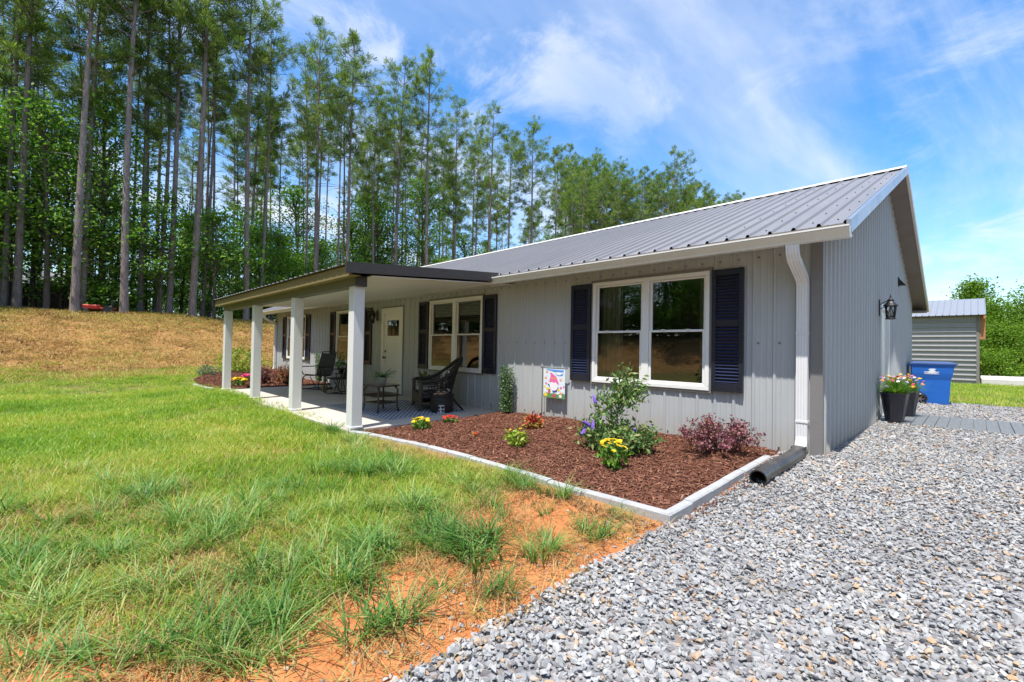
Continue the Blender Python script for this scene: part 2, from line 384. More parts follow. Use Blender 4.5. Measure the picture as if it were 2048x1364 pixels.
grassmat('grass_dry', [(0.15, 0.085, 0.035), (0.33, 0.20, 0.08), (0.46, 0.30, 0.13), (0.48, 0.39, 0.14), (0.28, 0.29, 0.07)], 0.25)
# trees
def barkmat(name, a, b, c3):
    t = NT(name); n = t.noise(5, 6, 0.65, stretch=(3, 3, 0.5)); v = t.noise(18, 4, 0.6, stretch=(2, 2, 0.35)); oi = t.n('ShaderNodeObjectInfo')
    q = t.ramp(t.math('ADD', t.math('MULTIPLY', n, 0.5), t.math('MULTIPLY', v, 0.5)), [(0.32, a), (0.5, b), (0.68, c3)])
    q = t.mix(1.0, q, t.ramp(oi.outputs['Random'], [(0, (0.72, 0.68, 0.66)), (0.5, (1, 0.95, 0.9)), (1, (1.15, 1.12, 1.15))]), 'MULTIPLY')
    t.done(t.pbr(q, 0.9, 0, t.bump(v, 0.8, 0.03), 0.15))
barkmat('pine_bark', (0.10, 0.082, 0.078), (0.22, 0.19, 0.185), (0.36, 0.33, 0.33))
barkmat('bark', (0.05, 0.04, 0.03), (0.12, 0.10, 0.08), (0.20, 0.17, 0.14))
leafmat('pine_needles', [(0.045, 0.105, 0.02), (0.10, 0.185, 0.034), (0.165, 0.26, 0.05), (0.235, 0.325, 0.07), (0.32, 0.39, 0.10)], 0.48)
leafmat('understory_leaf', [(0.055, 0.16, 0.02), (0.10, 0.25, 0.03), (0.16, 0.33, 0.045), (0.23, 0.39, 0.065), (0.32, 0.43, 0.10)], 0.55)
leafmat('maple_leaf', [(0.07, 0.16, 0.012), (0.12, 0.25, 0.018), (0.18, 0.31, 0.026), (0.24, 0.36, 0.036), (0.085, 0.19, 0.015)], 0.45)
leafmat('leaf_bright', [(0.06, 0.17, 0.02), (0.11, 0.25, 0.03), (0.17, 0.33, 0.045), (0.25, 0.40, 0.07)], 0.3)
leafmat('leaf_bush', [(0.06, 0.14, 0.045), (0.11, 0.22, 0.06), (0.18, 0.30, 0.085), (0.26, 0.35, 0.12), (0.33, 0.31, 0.13)], 0.25)
leafmat('leaf_purple', [(0.11, 0.03, 0.05), (0.20, 0.055, 0.085), (0.32, 0.11, 0.14), (0.42, 0.19, 0.20), (0.26, 0.19, 0.09)], 0.25, tw=0.7)
leafmat('leaf_rust', [(0.16, 0.04, 0.035), (0.28, 0.09, 0.055), (0.36, 0.16, 0.07), (0.22, 0.17, 0.06)], 0.25, tw=0.8)
leafmat('leaf_holly', [(0.03, 0.085, 0.02), (0.06, 0.14, 0.035), (0.11, 0.21, 0.06), (0.22, 0.34, 0.11)], 0.12, 0.35, 0.5)
leafmat('leaf_blue', [(0.08, 0.14, 0.10), (0.13, 0.21, 0.15), (0.20, 0.28, 0.21)], 0.2)
leafmat('leaf_lime', [(0.20, 0.31, 0.03), (0.31, 0.42, 0.05), (0.42, 0.50, 0.09)], 0.3)
leafmat('leaf_coleus', [(0.42, 0.015, 0.03), (0.55, 0.03, 0.05), (0.45, 0.30, 0.05), (0.40, 0.40, 0.08), (0.5, 0.05, 0.03)], 0.25, tw=0.8)
leafmat('leaf_fern', [(0.03, 0.15, 0.02), (0.06, 0.23, 0.03), (0.10, 0.30, 0.05)], 0.3)
leafmat('leaf_houseplant', [(0.08, 0.13, 0.04), (0.15, 0.20, 0.07), (0.24, 0.17, 0.08)], 0.2)
plain('petal_yellow', (0.85, 0.58, 0.015), 0.6, var=0.2, scale=60)
plain('petal_orange', (0.80, 0.30, 0.02), 0.6, var=0.2, scale=60)
plain('petal_red', (0.65, 0.035, 0.02), 0.6, var=0.2, scale=60)
plain('petal_pink', (0.75, 0.06, 0.22), 0.6, var=0.2, scale=60)
plain('petal_purple', (0.22, 0.12, 0.55), 0.7, var=0.25, scale=60)
plain('petal_lilac', (0.62, 0.50, 0.72), 0.6, var=0.2, scale=60)
plain('petal_white', (0.82, 0.78, 0.74), 0.6)

# ------------------------------------------------------------------ lie of the land
HL, HW = 18.288, 10.0                      # house length (along -X) and depth (along +Y)
BANK = [(-19.5, 60), (-19.5, 0), (-19.2, -9), (-15.5, -17), (-8, -22), (4, -25), (40, -28)]   # foot of the bank
def bank_dist(x, y):
    """signed distance beyond the foot of the bank (positive = up the bank)"""
    x = np.asarray(x, float); y = np.asarray(y, float); best = np.full(x.shape, 1e9); sg = np.full(x.shape, -1.0)
    for (ax, ay), (bx, by) in zip(BANK[:-1], BANK[1:]):
        dx, dy = bx-ax, by-ay; L2 = dx*dx+dy*dy; t = np.clip(((x-ax)*dx+(y-ay)*dy)/L2, 0, 1)
        ex, ey = x-(ax+t*dx), y-(ay+t*dy); d = np.hypot(ex, ey); s = np.sign(dx*ey-dy*ex)
        up = d < best-1e-9; best = np.where(up, d, best); sg = np.where(up, -s, sg)
    return best*sg
def ground(x, y):
    x = np.asarray(x, float); y = np.asarray(y, float)
    z = np.full(np.broadcast(x, y).shape, -0.10)
    drive = sstep(-1.2, -0.2, x)
    z = z+drive*0.155*sstep(-2.6, 0.2, y)                     # gravel rises to the gable wall
    z = z-drive*0.05*sstep(9, 22, y)
    z = z+0.035*sstep(-3.6, -3.0, y)*(1-sstep(-2.5, -1.0, y))*(1-drive)
    z = z+0.30*sstep(-13.5, -20, x)+0.06*sstep(-5.2, -9, x)*sstep(-6, -3, y)
    b = bank_dist(x, y)
    z = z+2.28*sstep(-0.6, 7.2, b)+np.clip(b-7.2, 0, 60)*0.012
    z = z+(fbm(x*0.35, y*0.35, 5, 3)-0.5)*0.10*sstep(-3.2, -4.2, y)*(1-drive)+(fbm(x*1.6, y*1.6, 9, 3)-0.5)*0.045*sstep(-2.9, -3.4, y)
    z = z+(fbm(x*0.5, y*0.5, 15, 3)-0.5)*0.35*sstep(0, 3, b)
    inh = (x > -HL-0.05) & (x < -0.03) & (y > -0.05) & (y < HW+0.05)
    porch = (x > -12.8) & (x < -5.02) & (y > -3.12) & (y < 0.1)
    return np.where(inh | porch, -0.16, z)
def gz(x, y): return float(ground(np.array([x]), np.array([y]))[0])
def drive_edge(y): return -0.40+0.10*(fbm(np.asarray(y)*1.3, np.asarray(y)*0+2.2, 31, 3)-0.5)*2
def soil_mask(x, y):
    """bare orange clay beside the drive and in worn patches of the lawn"""
    d = drive_edge(y)-x                                        # metres left of the gravel
    n = fbm(x*1.5, y*1.5, 41, 4); n2 = fbm(x*0.55+4, y*0.55, 47, 3)
    band = 1-sstep(0.55, 1.9, d+(n-0.5)*2.6)
    band = band*(1-sstep(0.0, 1.0, y))
    patch = sstep(0.55, 0.66, n*0.6+n2*0.4)*(1-sstep(1.5, 4.8, d))*(1-sstep(-2, 1, y))
    return np.clip(np.maximum(band, patch*0.9), 0, 1)
EDGE_R = [(-5.10, -3.06), (-4.78, -2.94), (-4.19, -2.83), (-3.6, -2.75), (-2.54, -2.72), (-1.88, -2.74), (-1.31, -2.77), (-0.40, -2.735)]   # bed by the drive, outer line
EDGE_D = [(-0.40, -2.74), (-0.39, -1.8), (-0.38, -1.05), (-0.37, -0.02)]
EDGE_L = [(-12.80, -3.12), (-14.2, -3.25), (-15.6, -3.18), (-16.6, -2.75), (-17.5, -2.0), (-18.1, -1.1), (-18.25, -0.02)]
def edge_y(path, x):
    xs = [p[0] for p in path]; ys = [p[1] for p in path]; o = np.argsort(xs); return np.interp(x, np.array(xs)[o], np.array(ys)[o])
def in_bed_r(x, y): return (x > -5.1) & (x < np.where(y > -0.42, -0.12, -0.47)) & (y > edge_y(EDGE_R, x)+0.05) & (y < 0.0)
def in_bed_l(x, y): return (x > -18.2) & (x < -12.78) & (y > edge_y(EDGE_L, x)+0.05) & (y < 0.0)
def in_drive(x, y): return (x > drive_edge(y)) & (y < 9.3+0.25*np.sin(x*1.3)) & (x < 14) & (y > -16)
def blocked(x, y):
    return ((x > -HL-0.05) & (x < 0.05) & (y > -0.05) & (y < HW+0.05)) | ((x > -12.78) & (x < -5.04) & (y > -3.11) & (y < 0.1)) | in_bed_r(x, y) | in_bed_l(x, y) | \
           ((x > -5.2) & (x < -0.36) & (y > edge_y(EDGE_R, x)-0.07) & (y < 0)) | ((x > -3.2) & (x < 1.5) & (y > 22.4) & (y < 27)) | ((x > 1.35) & (x < 7) & (y > 22.7) & (y < 27))

def axis(bounds):
    out = []
    for a, b, st in bounds: out += list(np.arange(a, b-1e-6, st))
    out.append(bounds[-1][1]); return np.array(out)
gx = axis([(-700, -200, 100), (-200, -60, 20), (-60, -28, 2), (-28, -13, 0.4), (-13, -5, 0.2), (-5, 0.6, 0.07), (0.6, 4, 0.3), (4, 20, 1), (20, 60, 5), (60, 200, 35), (200, 700, 100)])
gy = axis([(-700, -200, 100), (-200, -40, 20), (-40, -16, 1.0), (-16, -6.4, 0.3), (-6.4, -2.4, 0.07), (-2.4, 0.2, 0.2), (0.2, 12, 0.5), (12, 30, 1), (30, 80, 4), (80, 200, 30), (200, 700, 100)])
X, Y = np.meshgrid(gx, gy, indexing='ij'); Z = ground(X, Y)
nx, ny = X.shape; I = np.arange(nx*ny).reshape(nx, ny)
F = np.stack([I[:-1, :-1], I[1:, :-1], I[1:, 1:], I[:-1, 1:]], -1).reshape(-1, 4)
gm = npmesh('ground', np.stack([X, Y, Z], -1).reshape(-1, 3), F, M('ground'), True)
bd = bank_dist(X, Y); jit = (fbm(X*0.35, Y*0.35, 61, 3)-0.5)*2.6+(fbm(X*1.4, Y*1.4, 66, 3)-0.5)*1.2
cov = np.zeros((nx*ny, 4), np.float32); cov[:, 3] = 1
cov[:, 0] = soil_mask(X, Y).ravel()
straw = 0.75*sstep(0.46, 0.62, fbm(X*1.9, Y*1.9, 141, 4))*sstep(-9, -6, X)*(1-sstep(-2, 0, Y))
nb_ = (1-sstep(.12, .8, edge_y(EDGE_R, X)-Y))*sstep(-4.9, -4.0, X)*(Y < -2.6)*(X < -.3); straw = np.maximum(straw*(1-soil_mask(X, Y)), .6*nb_*sstep(.45, .6, fbm(X*3, Y*3, 151, 3)))
cov[:, 1] = np.maximum(sstep(-1.2, 1.0, bd+jit)*(1-0.35*sstep(4.0, 6.5, bd+jit*0.7)), straw).ravel()
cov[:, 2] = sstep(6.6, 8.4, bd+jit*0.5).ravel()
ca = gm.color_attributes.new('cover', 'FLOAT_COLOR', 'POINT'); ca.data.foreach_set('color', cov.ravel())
g_o = link('ground', gm, None, 'structure'); tag(g_o, 'grassy lawn rising to a dry brown bank at the wood', 'ground')

# gravel drive sheet, 4 mm and more above the ground
yy = axis([(-16, -6.4, 0.8), (-6.4, 1, 0.12), (1, 9.6, 0.4)]); uu = np.concatenate([[0, .1, .25, .5, .8, 1.2, 1.8, 2.6], np.arange(3.6, 14.4, 1.0)])
X, Y = np.meshgrid(uu, yy, indexing='ij'); X = X+drive_edge(Y); Y = np.where(Y > 9.3, 9.3+0.25*np.sin(X*1.3), Y)
X = np.where((Y > -2.75) & (Y < 0.0), np.maximum(X, -0.385), X); X = np.where(Y >= 0.0, np.maximum(X, 0.035), X)
Z = ground(X, Y)+0.012*sstep(0, 0.25, X-drive_edge(Y))+0.004; Z = np.where(ground(X, Y) < -0.15, 0.05, Z)
nx, ny = X.shape; I = np.arange(nx*ny).reshape(nx, ny); F = np.stack([I[:-1, :-1], I[1:, :-1], I[1:, 1:], I[:-1, 1:]], -1).reshape(-1, 4)
o = link('gravel_drive', npmesh('gravel_drive', np.stack([X, Y, Z], -1).reshape(-1, 3), F, M('gravel_bed'), True), None, 'structure'); tag(o, 'grey crushed stone drive along the gable end', 'drive')

# mulch beds
def bed_z(x, y):
    x = np.asarray(x, float); y = np.asarray(y, float)
    return -0.05+0.11*sstep(-2.6, -0.1, y)*sstep(-5.3, -3.0, x)+0.045*sstep(-2.6, -0.1, y)*(1-sstep(-5.3, -3.0, x))+(fbm(x*2.2, y*2.2, 71, 3)-0.5)*0.05
def bedl_z(x, y): return np.maximum(ground(x, y)+0.03, -0.03)+0.02*sstep(-3, -0.5, y)+(fbm(np.asarray(x)*2.2, np.asarray(y)*2.2, 75, 3)-0.5)*0.04
def bed(name, path, x0, x1, zf, label):
    xs = np.linspace(x0, x1, 90); v = np.linspace(0, 1, 40); X, V = np.meshgrid(xs, v, indexing='ij')
    y0 = edge_y(path, X)+0.04; Y = y0*(1-V)+(-0.004)*V; X = X+(0.33*sstep(-1.2, x1, X)*sstep(0.80, 0.88, V) if x1 > -1 else 0); Z = zf(X, Y)
    nx, ny = X.shape; I = np.arange(nx*ny).reshape(nx, ny); F = np.stack([I[:-1, :-1], I[1:, :-1], I[1:, 1:], I[:-1, 1:]], -1).reshape(-1, 4)
    o = link(name, npmesh(name, np.stack([X, Y, Z], -1).reshape(-1, 3), F, M('mulch_bed'), True), None, 'structure'); tag(o, label, 'flower bed')
bed('mulch_bed', EDGE_R, -5.085, -0.45, bed_z, 'brown mulch bed under the big twin window')
bed('mulch_bed', EDGE_L, -18.2, -12.76, bedl_z, 'brown mulch bed beyond the far end of the porch')

# ------------------------------------------------------------------ scatter (stuff nobody could count)
def scatter(name, P, rot, scl, idx, meshes, label, cat):
    P = np.asarray(P, np.float32); me = bpy.data.meshes.new(name); me.vertices.add(len(P)); me.vertices.foreach_set('co', P.ravel())
    for an, ty, dat, key in (('rot', 'FLOAT_VECTOR', rot, 'vector'), ('scl', 'FLOAT_VECTOR', scl, 'vector'), ('pick', 'INT', idx, 'value')):
        a = me.attributes.new(an, ty, 'POINT'); a.data.foreach_set(key, np.asarray(dat, np.int32 if ty == 'INT' else np.float32).ravel())
    src = bpy.data.collections.new(name+'_pieces')
    for k, q in enumerate(meshes): src.objects.link(bpy.data.objects.new('%s_piece_%02d' % (name, k), q))
    o = link(name, me, None, 'stuff'); tag(o, label, cat)
    g = bpy.data.node_groups.new(name, 'GeometryNodeTree')
    g.interface.new_socket('Geometry', in_out='INPUT', socket_type='NodeSocketGeometry'); g.interface.new_socket('Geometry', in_out='OUTPUT', socket_type='NodeSocketGeometry')
    gi = g.nodes.new('NodeGroupInput'); go = g.nodes.new('NodeGroupOutput'); ip = g.nodes.new('GeometryNodeInstanceOnPoints')
    ci = g.nodes.new('GeometryNodeCollectionInfo'); ci.inputs['Collection'].default_value = src; ci.inputs['Separate Children'].default_value = True; ci.inputs['Reset Children'].default_value = True
    def at(n, ty): q = g.nodes.new('GeometryNodeInputNamedAttribute'); q.data_type = ty; q.inputs['Name'].default_value = n; return q.outputs['Attribute']
    L = g.links.new
    L(gi.outputs[0], ip.inputs['Points']); L(ci.outputs[0], ip.inputs['Instance']); ip.inputs['Pick Instance'].default_value = True
    L(at('pick', 'INT'), ip.inputs['Instance Index']); L(at('rot', 'FLOAT_VECTOR'), ip.inputs['Rotation']); L(at('scl', 'FLOAT_VECTOR'), ip.inputs['Scale'])
    L(ip.outputs[0], go.inputs[0])
    md = o.modifiers.new('scatter', 'NODES'); md.node_group = g
    return o
CR, CU, CF = np.array(c_r), np.array(c_u), np.array(_f); CC = np.array(CAM)
def seen(P, mx=1.30, my=1.25, near=0.5):
    """keep what stands in or near the photograph's field, with room for a step aside"""
    d = np.asarray(P)-CC; dz = d@CF; a = d@CR/np.maximum(dz, 1e-3)*909.5/1024; b = d@CU/np.maximum(dz, 1e-3)*909.5/682
    return (dz > near) & (np.abs(a) < mx) & (np.abs(b) < my), dz
def hull(pts, mat, name):
    bm = bmesh.new()
    for q in pts: bm.verts.new(q)
    r = bmesh.ops.convex_hull(bm, input=bm.verts[:])
    bmesh.ops.delete(bm, geom=[q for q in bm.verts if not q.link_faces], context='VERTS')
    me = bpy.data.meshes.new(name); bm.to_mesh(me); bm.free(); me.materials.append(mat); return me

# gravel stones
stones = []
for k in range(12):
    q = nr.normal(size=(13, 3)); q /= np.linalg.norm(q, axis=1)[:, None]; q *= nr.uniform(0.75, 1.0, (13, 1))
    q *= np.array([0.5, nr.uniform(0.30, 0.42), nr.uniform(0.17, 0.30)]); stones.append(hull(q.tolist(), M('gravel_stone'), 'stone'))
def gravel_layer(n, x0, x1, y0, y1, s0, s1, dmin, dmax):
    x = nr.uniform(x0, x1, n); y = nr.uniform(y0, y1, n); ok = in_drive(x, y) & ~((x < 0.06) & (y > -0.02)) & ~((x < -0.365) & (y > -2.76) & (y < 0.1))
    ok &= ~((x > 0.0) & (y > 3.86) & (y < 5.66) & (x < 4.6)); x, y = x[ok], y[ok]
    z = np.maximum(ground(x, y), -0.14)+0.02; P = np.stack([x, y, z], 1); k, d = seen(P); k &= (d > dmin) & (d < dmax); P = P[k]; m = len(P)
    s = nr.uniform(s0, s1, m)*nr.uniform(0.65, 1.35, m)*np.where(nr.uniform(size=m) > .975, 1.45, 1); P[:, 2] += nr.uniform(-0.006, 0.016, m)
    rot = np.stack([nr.normal(0, 0.45, m), nr.normal(0, 0.45, m), nr.uniform(0, 6.283, m)], 1)
    return P, rot, np.stack([s, s, s], 1), nr.integers(0, 12, m)
Ls = [gravel_layer(115000, -0.6, 5.5, -6.6, 1.5, 0.023, 0.048, 0.4, 6.0), gravel_layer(60000, -0.6, 8, -4, 5.0, 0.028, 0.055, 5.2, 9.0), gravel_layer(40000, -0.1, 13, -1.0, 9.6, 0.035, 0.062, 8, 22)]
# loose stones strayed on the clay
n = 170; y = nr.uniform(-5.9, -2.6, n); x = drive_edge(y)-np.abs(nr.exponential(0.16, n)); ok = ~blocked(x, y); x, y = x[ok], y[ok]; m = len(x)
s = nr.uniform(0.02, 0.04, m); Ls.append((np.stack([x, y, ground(x, y)+0.006], 1), np.stack([nr.normal(0, .3, m), nr.normal(0, .3, m), nr.uniform(0, 6.28, m)], 1), np.stack([s]*3, 1), nr.integers(0, 12, m)))
scatter('gravel', *[np.concatenate([q[i] for q in Ls]) for i in range(4)], stones, 'loose grey crushed gravel covering the drive', 'gravel')

# mulch chips
chips = []
for k in range(8):
    l, wd, th = nr.uniform(0.7, 1.2), nr.uniform(0.14, 0.30), nr.uniform(0.05, 0.13)
    q = [(sx*l/2*nr.uniform(.75, 1), sy*wd/2*nr.uniform(.6, 1), sz*th/2) for sx in (-1, 1) for sy in (-1, 1) for sz in (-1, 1)]; chips.append(hull(q, M('mulch_chip'), 'chip'))
def mulch(n, x0, x1, y0, test, zf, s0, s1):
    x = nr.uniform(x0, x1, n); y = nr.uniform(y0, -0.02, n); ok = test(x, y); x, y = x[ok], y[ok]; m = len(x)
    P = np.stack([x, y, zf(x, y)+nr.uniform(0.0, 0.02, m)], 1); s = nr.uniform(s0, s1, m)
    return P, np.stack([nr.normal(0, .28, m), nr.normal(0, .28, m), nr.uniform(0, 6.28, m)], 1), np.stack([s]*3, 1), nr.integers(0, 8, m)
Ls = [mulch(30000, -5.1, -0.4, -3.2, in_bed_r, bed_z, 0.03, 0.068), mulch(7000, -18.2, -12.8, -3.3, in_bed_l, bedl_z, 0.05, 0.10)]
n = 260; x = nr.uniform(-2.4, -0.45, n); y = edge_y(EDGE_R, x)-0.10-np.abs(nr.normal(0, .14, n)); ss = nr.uniform(.03, .06, n)    # chips spilt over the edging
Ls.append((np.stack([x, y, ground(x, y)+0.012], 1), np.stack([nr.normal(0, .25, n), nr.normal(0, .25, n), nr.uniform(0, 6.28, n)], 1), np.stack([ss]*3, 1), nr.integers(0, 8, n)))
n = 130; y = nr.uniform(-2.6, -.2, n); x = -.36+np.abs(nr.normal(0, .07, n)); ss = nr.uniform(.03, .055, n)    # and over the gravel side
Ls.append((np.stack([x, y, ground(x, y)+0.04], 1), np.stack([nr.normal(0, .3, n), nr.normal(0, .3, n), nr.uniform(0, 6.28, n)], 1), np.stack([ss]*3, 1), nr.integers(0, 8, n)))
scatter('mulch', *[np.concatenate([q[i] for q in Ls]) for i in range(4)], chips, 'brown wood mulch chips spread over the beds', 'mulch')

# leaf litter: on the bank, the gravel and the clay
n = 5200; x = nr.uniform(-28, -18, n); y = nr.uniform(-15, 12, n); b = bank_dist(x, y); ok = (b > -1.5) & (b < 8.5) & (nr.uniform(size=n) < .25+.75*sstep(.42, .6, fbm(x*.5, y*.5, 211, 3))); x, y = x[ok], y[ok]
P1 = np.stack([x, y, ground(x, y)+.02], 1); k_, _ = seen(P1); P1 = P1[k_]; s1_ = nr.uniform(.06, .17, len(P1))
n = 420; x = nr.uniform(-1.6, 5, n); y = nr.uniform(-5.6, 3.5, n); ok = ~blocked(x, y) & ~((x < .08) & (y > -.05)) ; x, y = x[ok], y[ok]; P2 = np.stack([x, y, ground(x, y)+.05*in_drive(x, y)+.012], 1); s2_ = nr.uniform(.018, .045, len(P2))
PP = np.concatenate([P1, P2]); ss = np.concatenate([s1_, s2_]); m = len(PP)
scatter('leaf_litter', PP, np.stack([nr.normal(0, .3, m), nr.normal(0, .3, m), nr.uniform(0, 6.28, m)], 1), np.stack([ss]*3, 1), nr.integers(0, 8, m), chips, 'dead brown leaves and twigs strewn on bank and gravel', 'leaf litter')
# grass
def blades(n, rad, h0, h1, wdt, lean, curl, mat, name, segs=3):
    V = []; F = []
    for k in range(n):
        a = nr.uniform(0, 6.283); r = rad*math.sqrt(nr.uniform()); bx, by = r*math.cos(a), r*math.sin(a)
        d = nr.uniform(0, 6.283) if rad > 0.07 else a+nr.normal(0, 0.7); h = nr.uniform(h0, h1); ln = abs(nr.normal(lean, lean*0.5)); cu = nr.uniform(0.3, 1)*curl
        dx, dy = math.cos(d), math.sin(d); sx, sy = -dy, dx; wd = wdt*nr.uniform(0.7, 1.25); o = len(V)
        for i in range(segs):
            t = i/segs; e = ln*t+cu*t*t*h; zz = h*(t-0.42*cu*t*t*t); ww = wd*(1-0.75*t)
            V += [(bx+dx*e*1.0-sx*ww, by+dy*e-sy*ww, zz), (bx+dx*e+sx*ww, by+dy*e+sy*ww, zz)]
        e = ln+cu*h; V.append((bx+dx*e, by+dy*e, h*(1-0.42*cu)))
        for i in range(segs-1): F += [(o+2*i, o+2*i+1, o+2*i+3), (o+2*i, o+2*i+3, o+2*i+2)]
        i = segs-1; F.append((o+2*i, o+2*i+1, o+2*i+2))
    return npmesh(name, V, F, mat)
lawn = [blades(20, 0.11, 0.025, 0.075, 0.0022, 0.03, 0.6, M('grass_lawn'), 'lawn_tuft') for k in range(5)]
lawnf = [blades(90, 0.27, 0.025, 0.075, 0.0031, 0.035, 0.7, M('grass_lawn'), 'lawn_far', 2) for k in range(4)]
tall = [blades(28, 0.055, 0.10, 0.28, 0.0048, 0.08, 1.05, M('grass_tuft'), 'fescue', 4) for k in range(6)]
dry = [blades(16, 0.10, 0.02, 0.07, 0.0022, 0.05, 0.9, M('grass_dry'), 'dry_tuft') for k in range(4)]
dryf = [blades(40, 0.30, 0.03, 0.09, 0.006, 0.06, 0.8, M('grass_dry'), 'dry_far', 2) for k in range(4)]
def field(n, box, keep, s0, s1, base, cnt, dmin, dmax):
    x = nr.uniform(box[0], box[1], n); y = nr.uniform(box[2], box[3], n); ok = ~blocked(x, y) & ~in_drive(x, y); x, y = x[ok], y[ok]
    ok = nr.uniform(size=len(x)) < keep(x, y); x, y = x[ok], y[ok]; P = np.stack([x, y, ground(x, y)-0.004], 1); k, d = seen(P); k &= (d > dmin) & (d < dmax); P = P[k]; m = len(P)
    s = nr.uniform(s0, s1, m); return P, np.stack([nr.normal(0, .08, m), nr.normal(0, .08, m), nr.uniform(0, 6.28, m)], 1), np.stack([s, s, s*nr.uniform(.75, 1.3, m)], 1), base+nr.integers(0, cnt, m)
def near_bed(x, y): return (1-sstep(.12, .75, edge_y(EDGE_R, x)-y))*sstep(-4.9, -4.0, x)*(y < -2.6)*(x < -.3)
thin = lambda x, y: (1-.68*near_bed(x, y))*np.clip(1.05-soil_mask(x, y)*1.08, 0.0, 1)*np.where(bank_dist(x, y)+(fbm(x*.35, y*.35, 61, 3)-.5)*2.6 > 0.3, 0.12, 1)*np.clip(2.6*fbm(x*0.9, y*0.9, 83, 3)-0.55, 0.18, 1)
A = lawn+lawnf+tall+dry+dryf; iL, iLF, iT, iD, iDF = 0, 5, 9, 15, 19
Ls = [field(20000, (-6, -0.3, -6.6, -2.6), thin, 0.8, 1.5, iL, 5, 0.5, 6.5),
      field(11000, (-14, -2, -12, -2.9), thin, 0.9, 1.5, iLF, 4, 4.5, 14),
      field(5000, (-21, -6, -14, -1), thin, 1.0, 1.6, iLF, 4, 9, 30),
      field(1400, (-20.5, -18.3, -2, 12), thin, 1.0, 1.6, iLF, 4, 9, 40),
      field(7000, (-3, 30, 9.0, 34), lambda x, y: 0*x+0.9, 1.1, 1.9, iLF, 4, 9, 45)]
clump = lambda x, y: np.clip(1.0-soil_mask(x, y)*0.93, 0.02, 1)*np.clip((fbm(x*0.8, y*0.8, 91, 3)-0.42)*4.2, 0.0, 1)*(1-sstep(-6.5, -9.5, x))*(bank_dist(x, y) < -3)
Ls.append(field(1000, (-6.5, -0.75, -6.4, -3.15), clump, 0.42, 0.92, iT, 6, 0.6, 8.5))
clump2 = lambda x, y: np.clip((fbm(x*0.7, y*0.7, 191, 3)-0.45)*4, 0.05, 1)*(bank_dist(x, y) < -2)*np.clip(1-soil_mask(x, y), 0, 1)
Ls.append(field(1500, (-15, -3, -11, -3.3), clump2, 0.30, 0.62, iT, 6, 3, 18))
for px, py, s in ((300, 1010, 1.15), (240, 980, 1.0), (150, 960, .9), (420, 1050, 1.0), (480, 1060, 1.1), (500, 1150, 1.0), (60, 1180, 1.1), (120, 1230, 1.1), (90, 1130, .9), (430, 1290, 1.1), (500, 1310, 1.2), (350, 1280, 1.0),
               (555, 1260, .9), (640, 960, 1.0), (730, 960, 1.0), (800, 960, 1.0), (690, 1170, .9), (745, 1110, .85), (860, 1080, .9), (900, 1090, .85), (990, 1090, .9), (935, 1130, .85), (1090, 1110, .75), (1180, 1075, .7), (775, 1260, .8), (970, 1190, .5),
               (830, 1030, .9), (1040, 985, .75), (1110, 1000, .7), (1035, 970, .7), (560, 990, .9), (210, 1130, .9), (330, 1120, .9), (20, 1040, 1.1), (180, 1330, 1.1), (60, 1330, 1.1), (290, 1350, 1.0), (705, 890, .8), (670, 870, .8), (600, 860, .7), (1130, 960, .45), (1235, 1030, .4)):
    c0 = on_z(px, py, -0.1)
    s *= 1.15 if px > 650 else (.72 if py > 1200 else .92)
    for j in range(5 if px > 650 else 3):
        x, y = c0.x+rnd.gauss(0, .07), c0.y+rnd.gauss(0, .07)
        if blocked(np.array([x]), np.array([y]))[0]: continue
        q = s*rnd.uniform(.8, 1.15); Ls.append((np.array([[x, y, gz(x, y)-.01]]), np.array([[rnd.gauss(0, .1), rnd.gauss(0, .1), rnd.uniform(0, 6.28)]]), np.array([[q, q, q]]), np.array([iT+rnd.randrange(6)])))
Ls.append(field(9500, (-6, -0.2, -6.4, -2.7), lambda x, y: 0.25+0.75*np.clip(1-np.abs(soil_mask(x, y)-0.5)*1.9, 0, 1), 0.7, 1.5, iD, 4, 0.5, 7))
n = 9000; x = nr.uniform(-30, 8, n); y = nr.uniform(-40, -9, n); b = bank_dist(x, y); ok = (b > -1) & (b < 9); x, y = x[ok], y[ok]; ok = ~seen(np.stack([x, y, ground(x, y)], 1))[0]; x, y = x[ok], y[ok]; m = len(x); s = nr.uniform(.8, 1.6, m)
Ls.append((np.stack([x, y, ground(x, y)], 1), np.stack([0*x, 0*x, nr.uniform(0, 6.28, m)], 1), np.stack([s]*3, 1), iDF+nr.integers(0, 4, m)))
bk = lambda x, y: np.where(bank_dist(x, y) > 9, 0, 0.9)*(bank_dist(x, y) > -2.5)
Ls.append(field(17000, (-29, -17, -16, 14), bk, 0.6, 1.5, iDF, 4, 8, 45))
top = lambda x, y: 0.75*sstep(4.2, 6.8, bank_dist(x, y)+(fbm(x*.35, y*.35, 61, 3)-.5)*3)*(bank_dist(x, y) < 8.6)
Ls.append(field(3000, (-29, -22, -16, 14), top, 0.7, 1.2, iLF, 4, 8, 45))
scatter('lawn_grass', *[np.concatenate([q[i] for q in Ls]) for i in range(4)], A, 'green and straw coloured lawn grass with coarse clumps', 'grass')

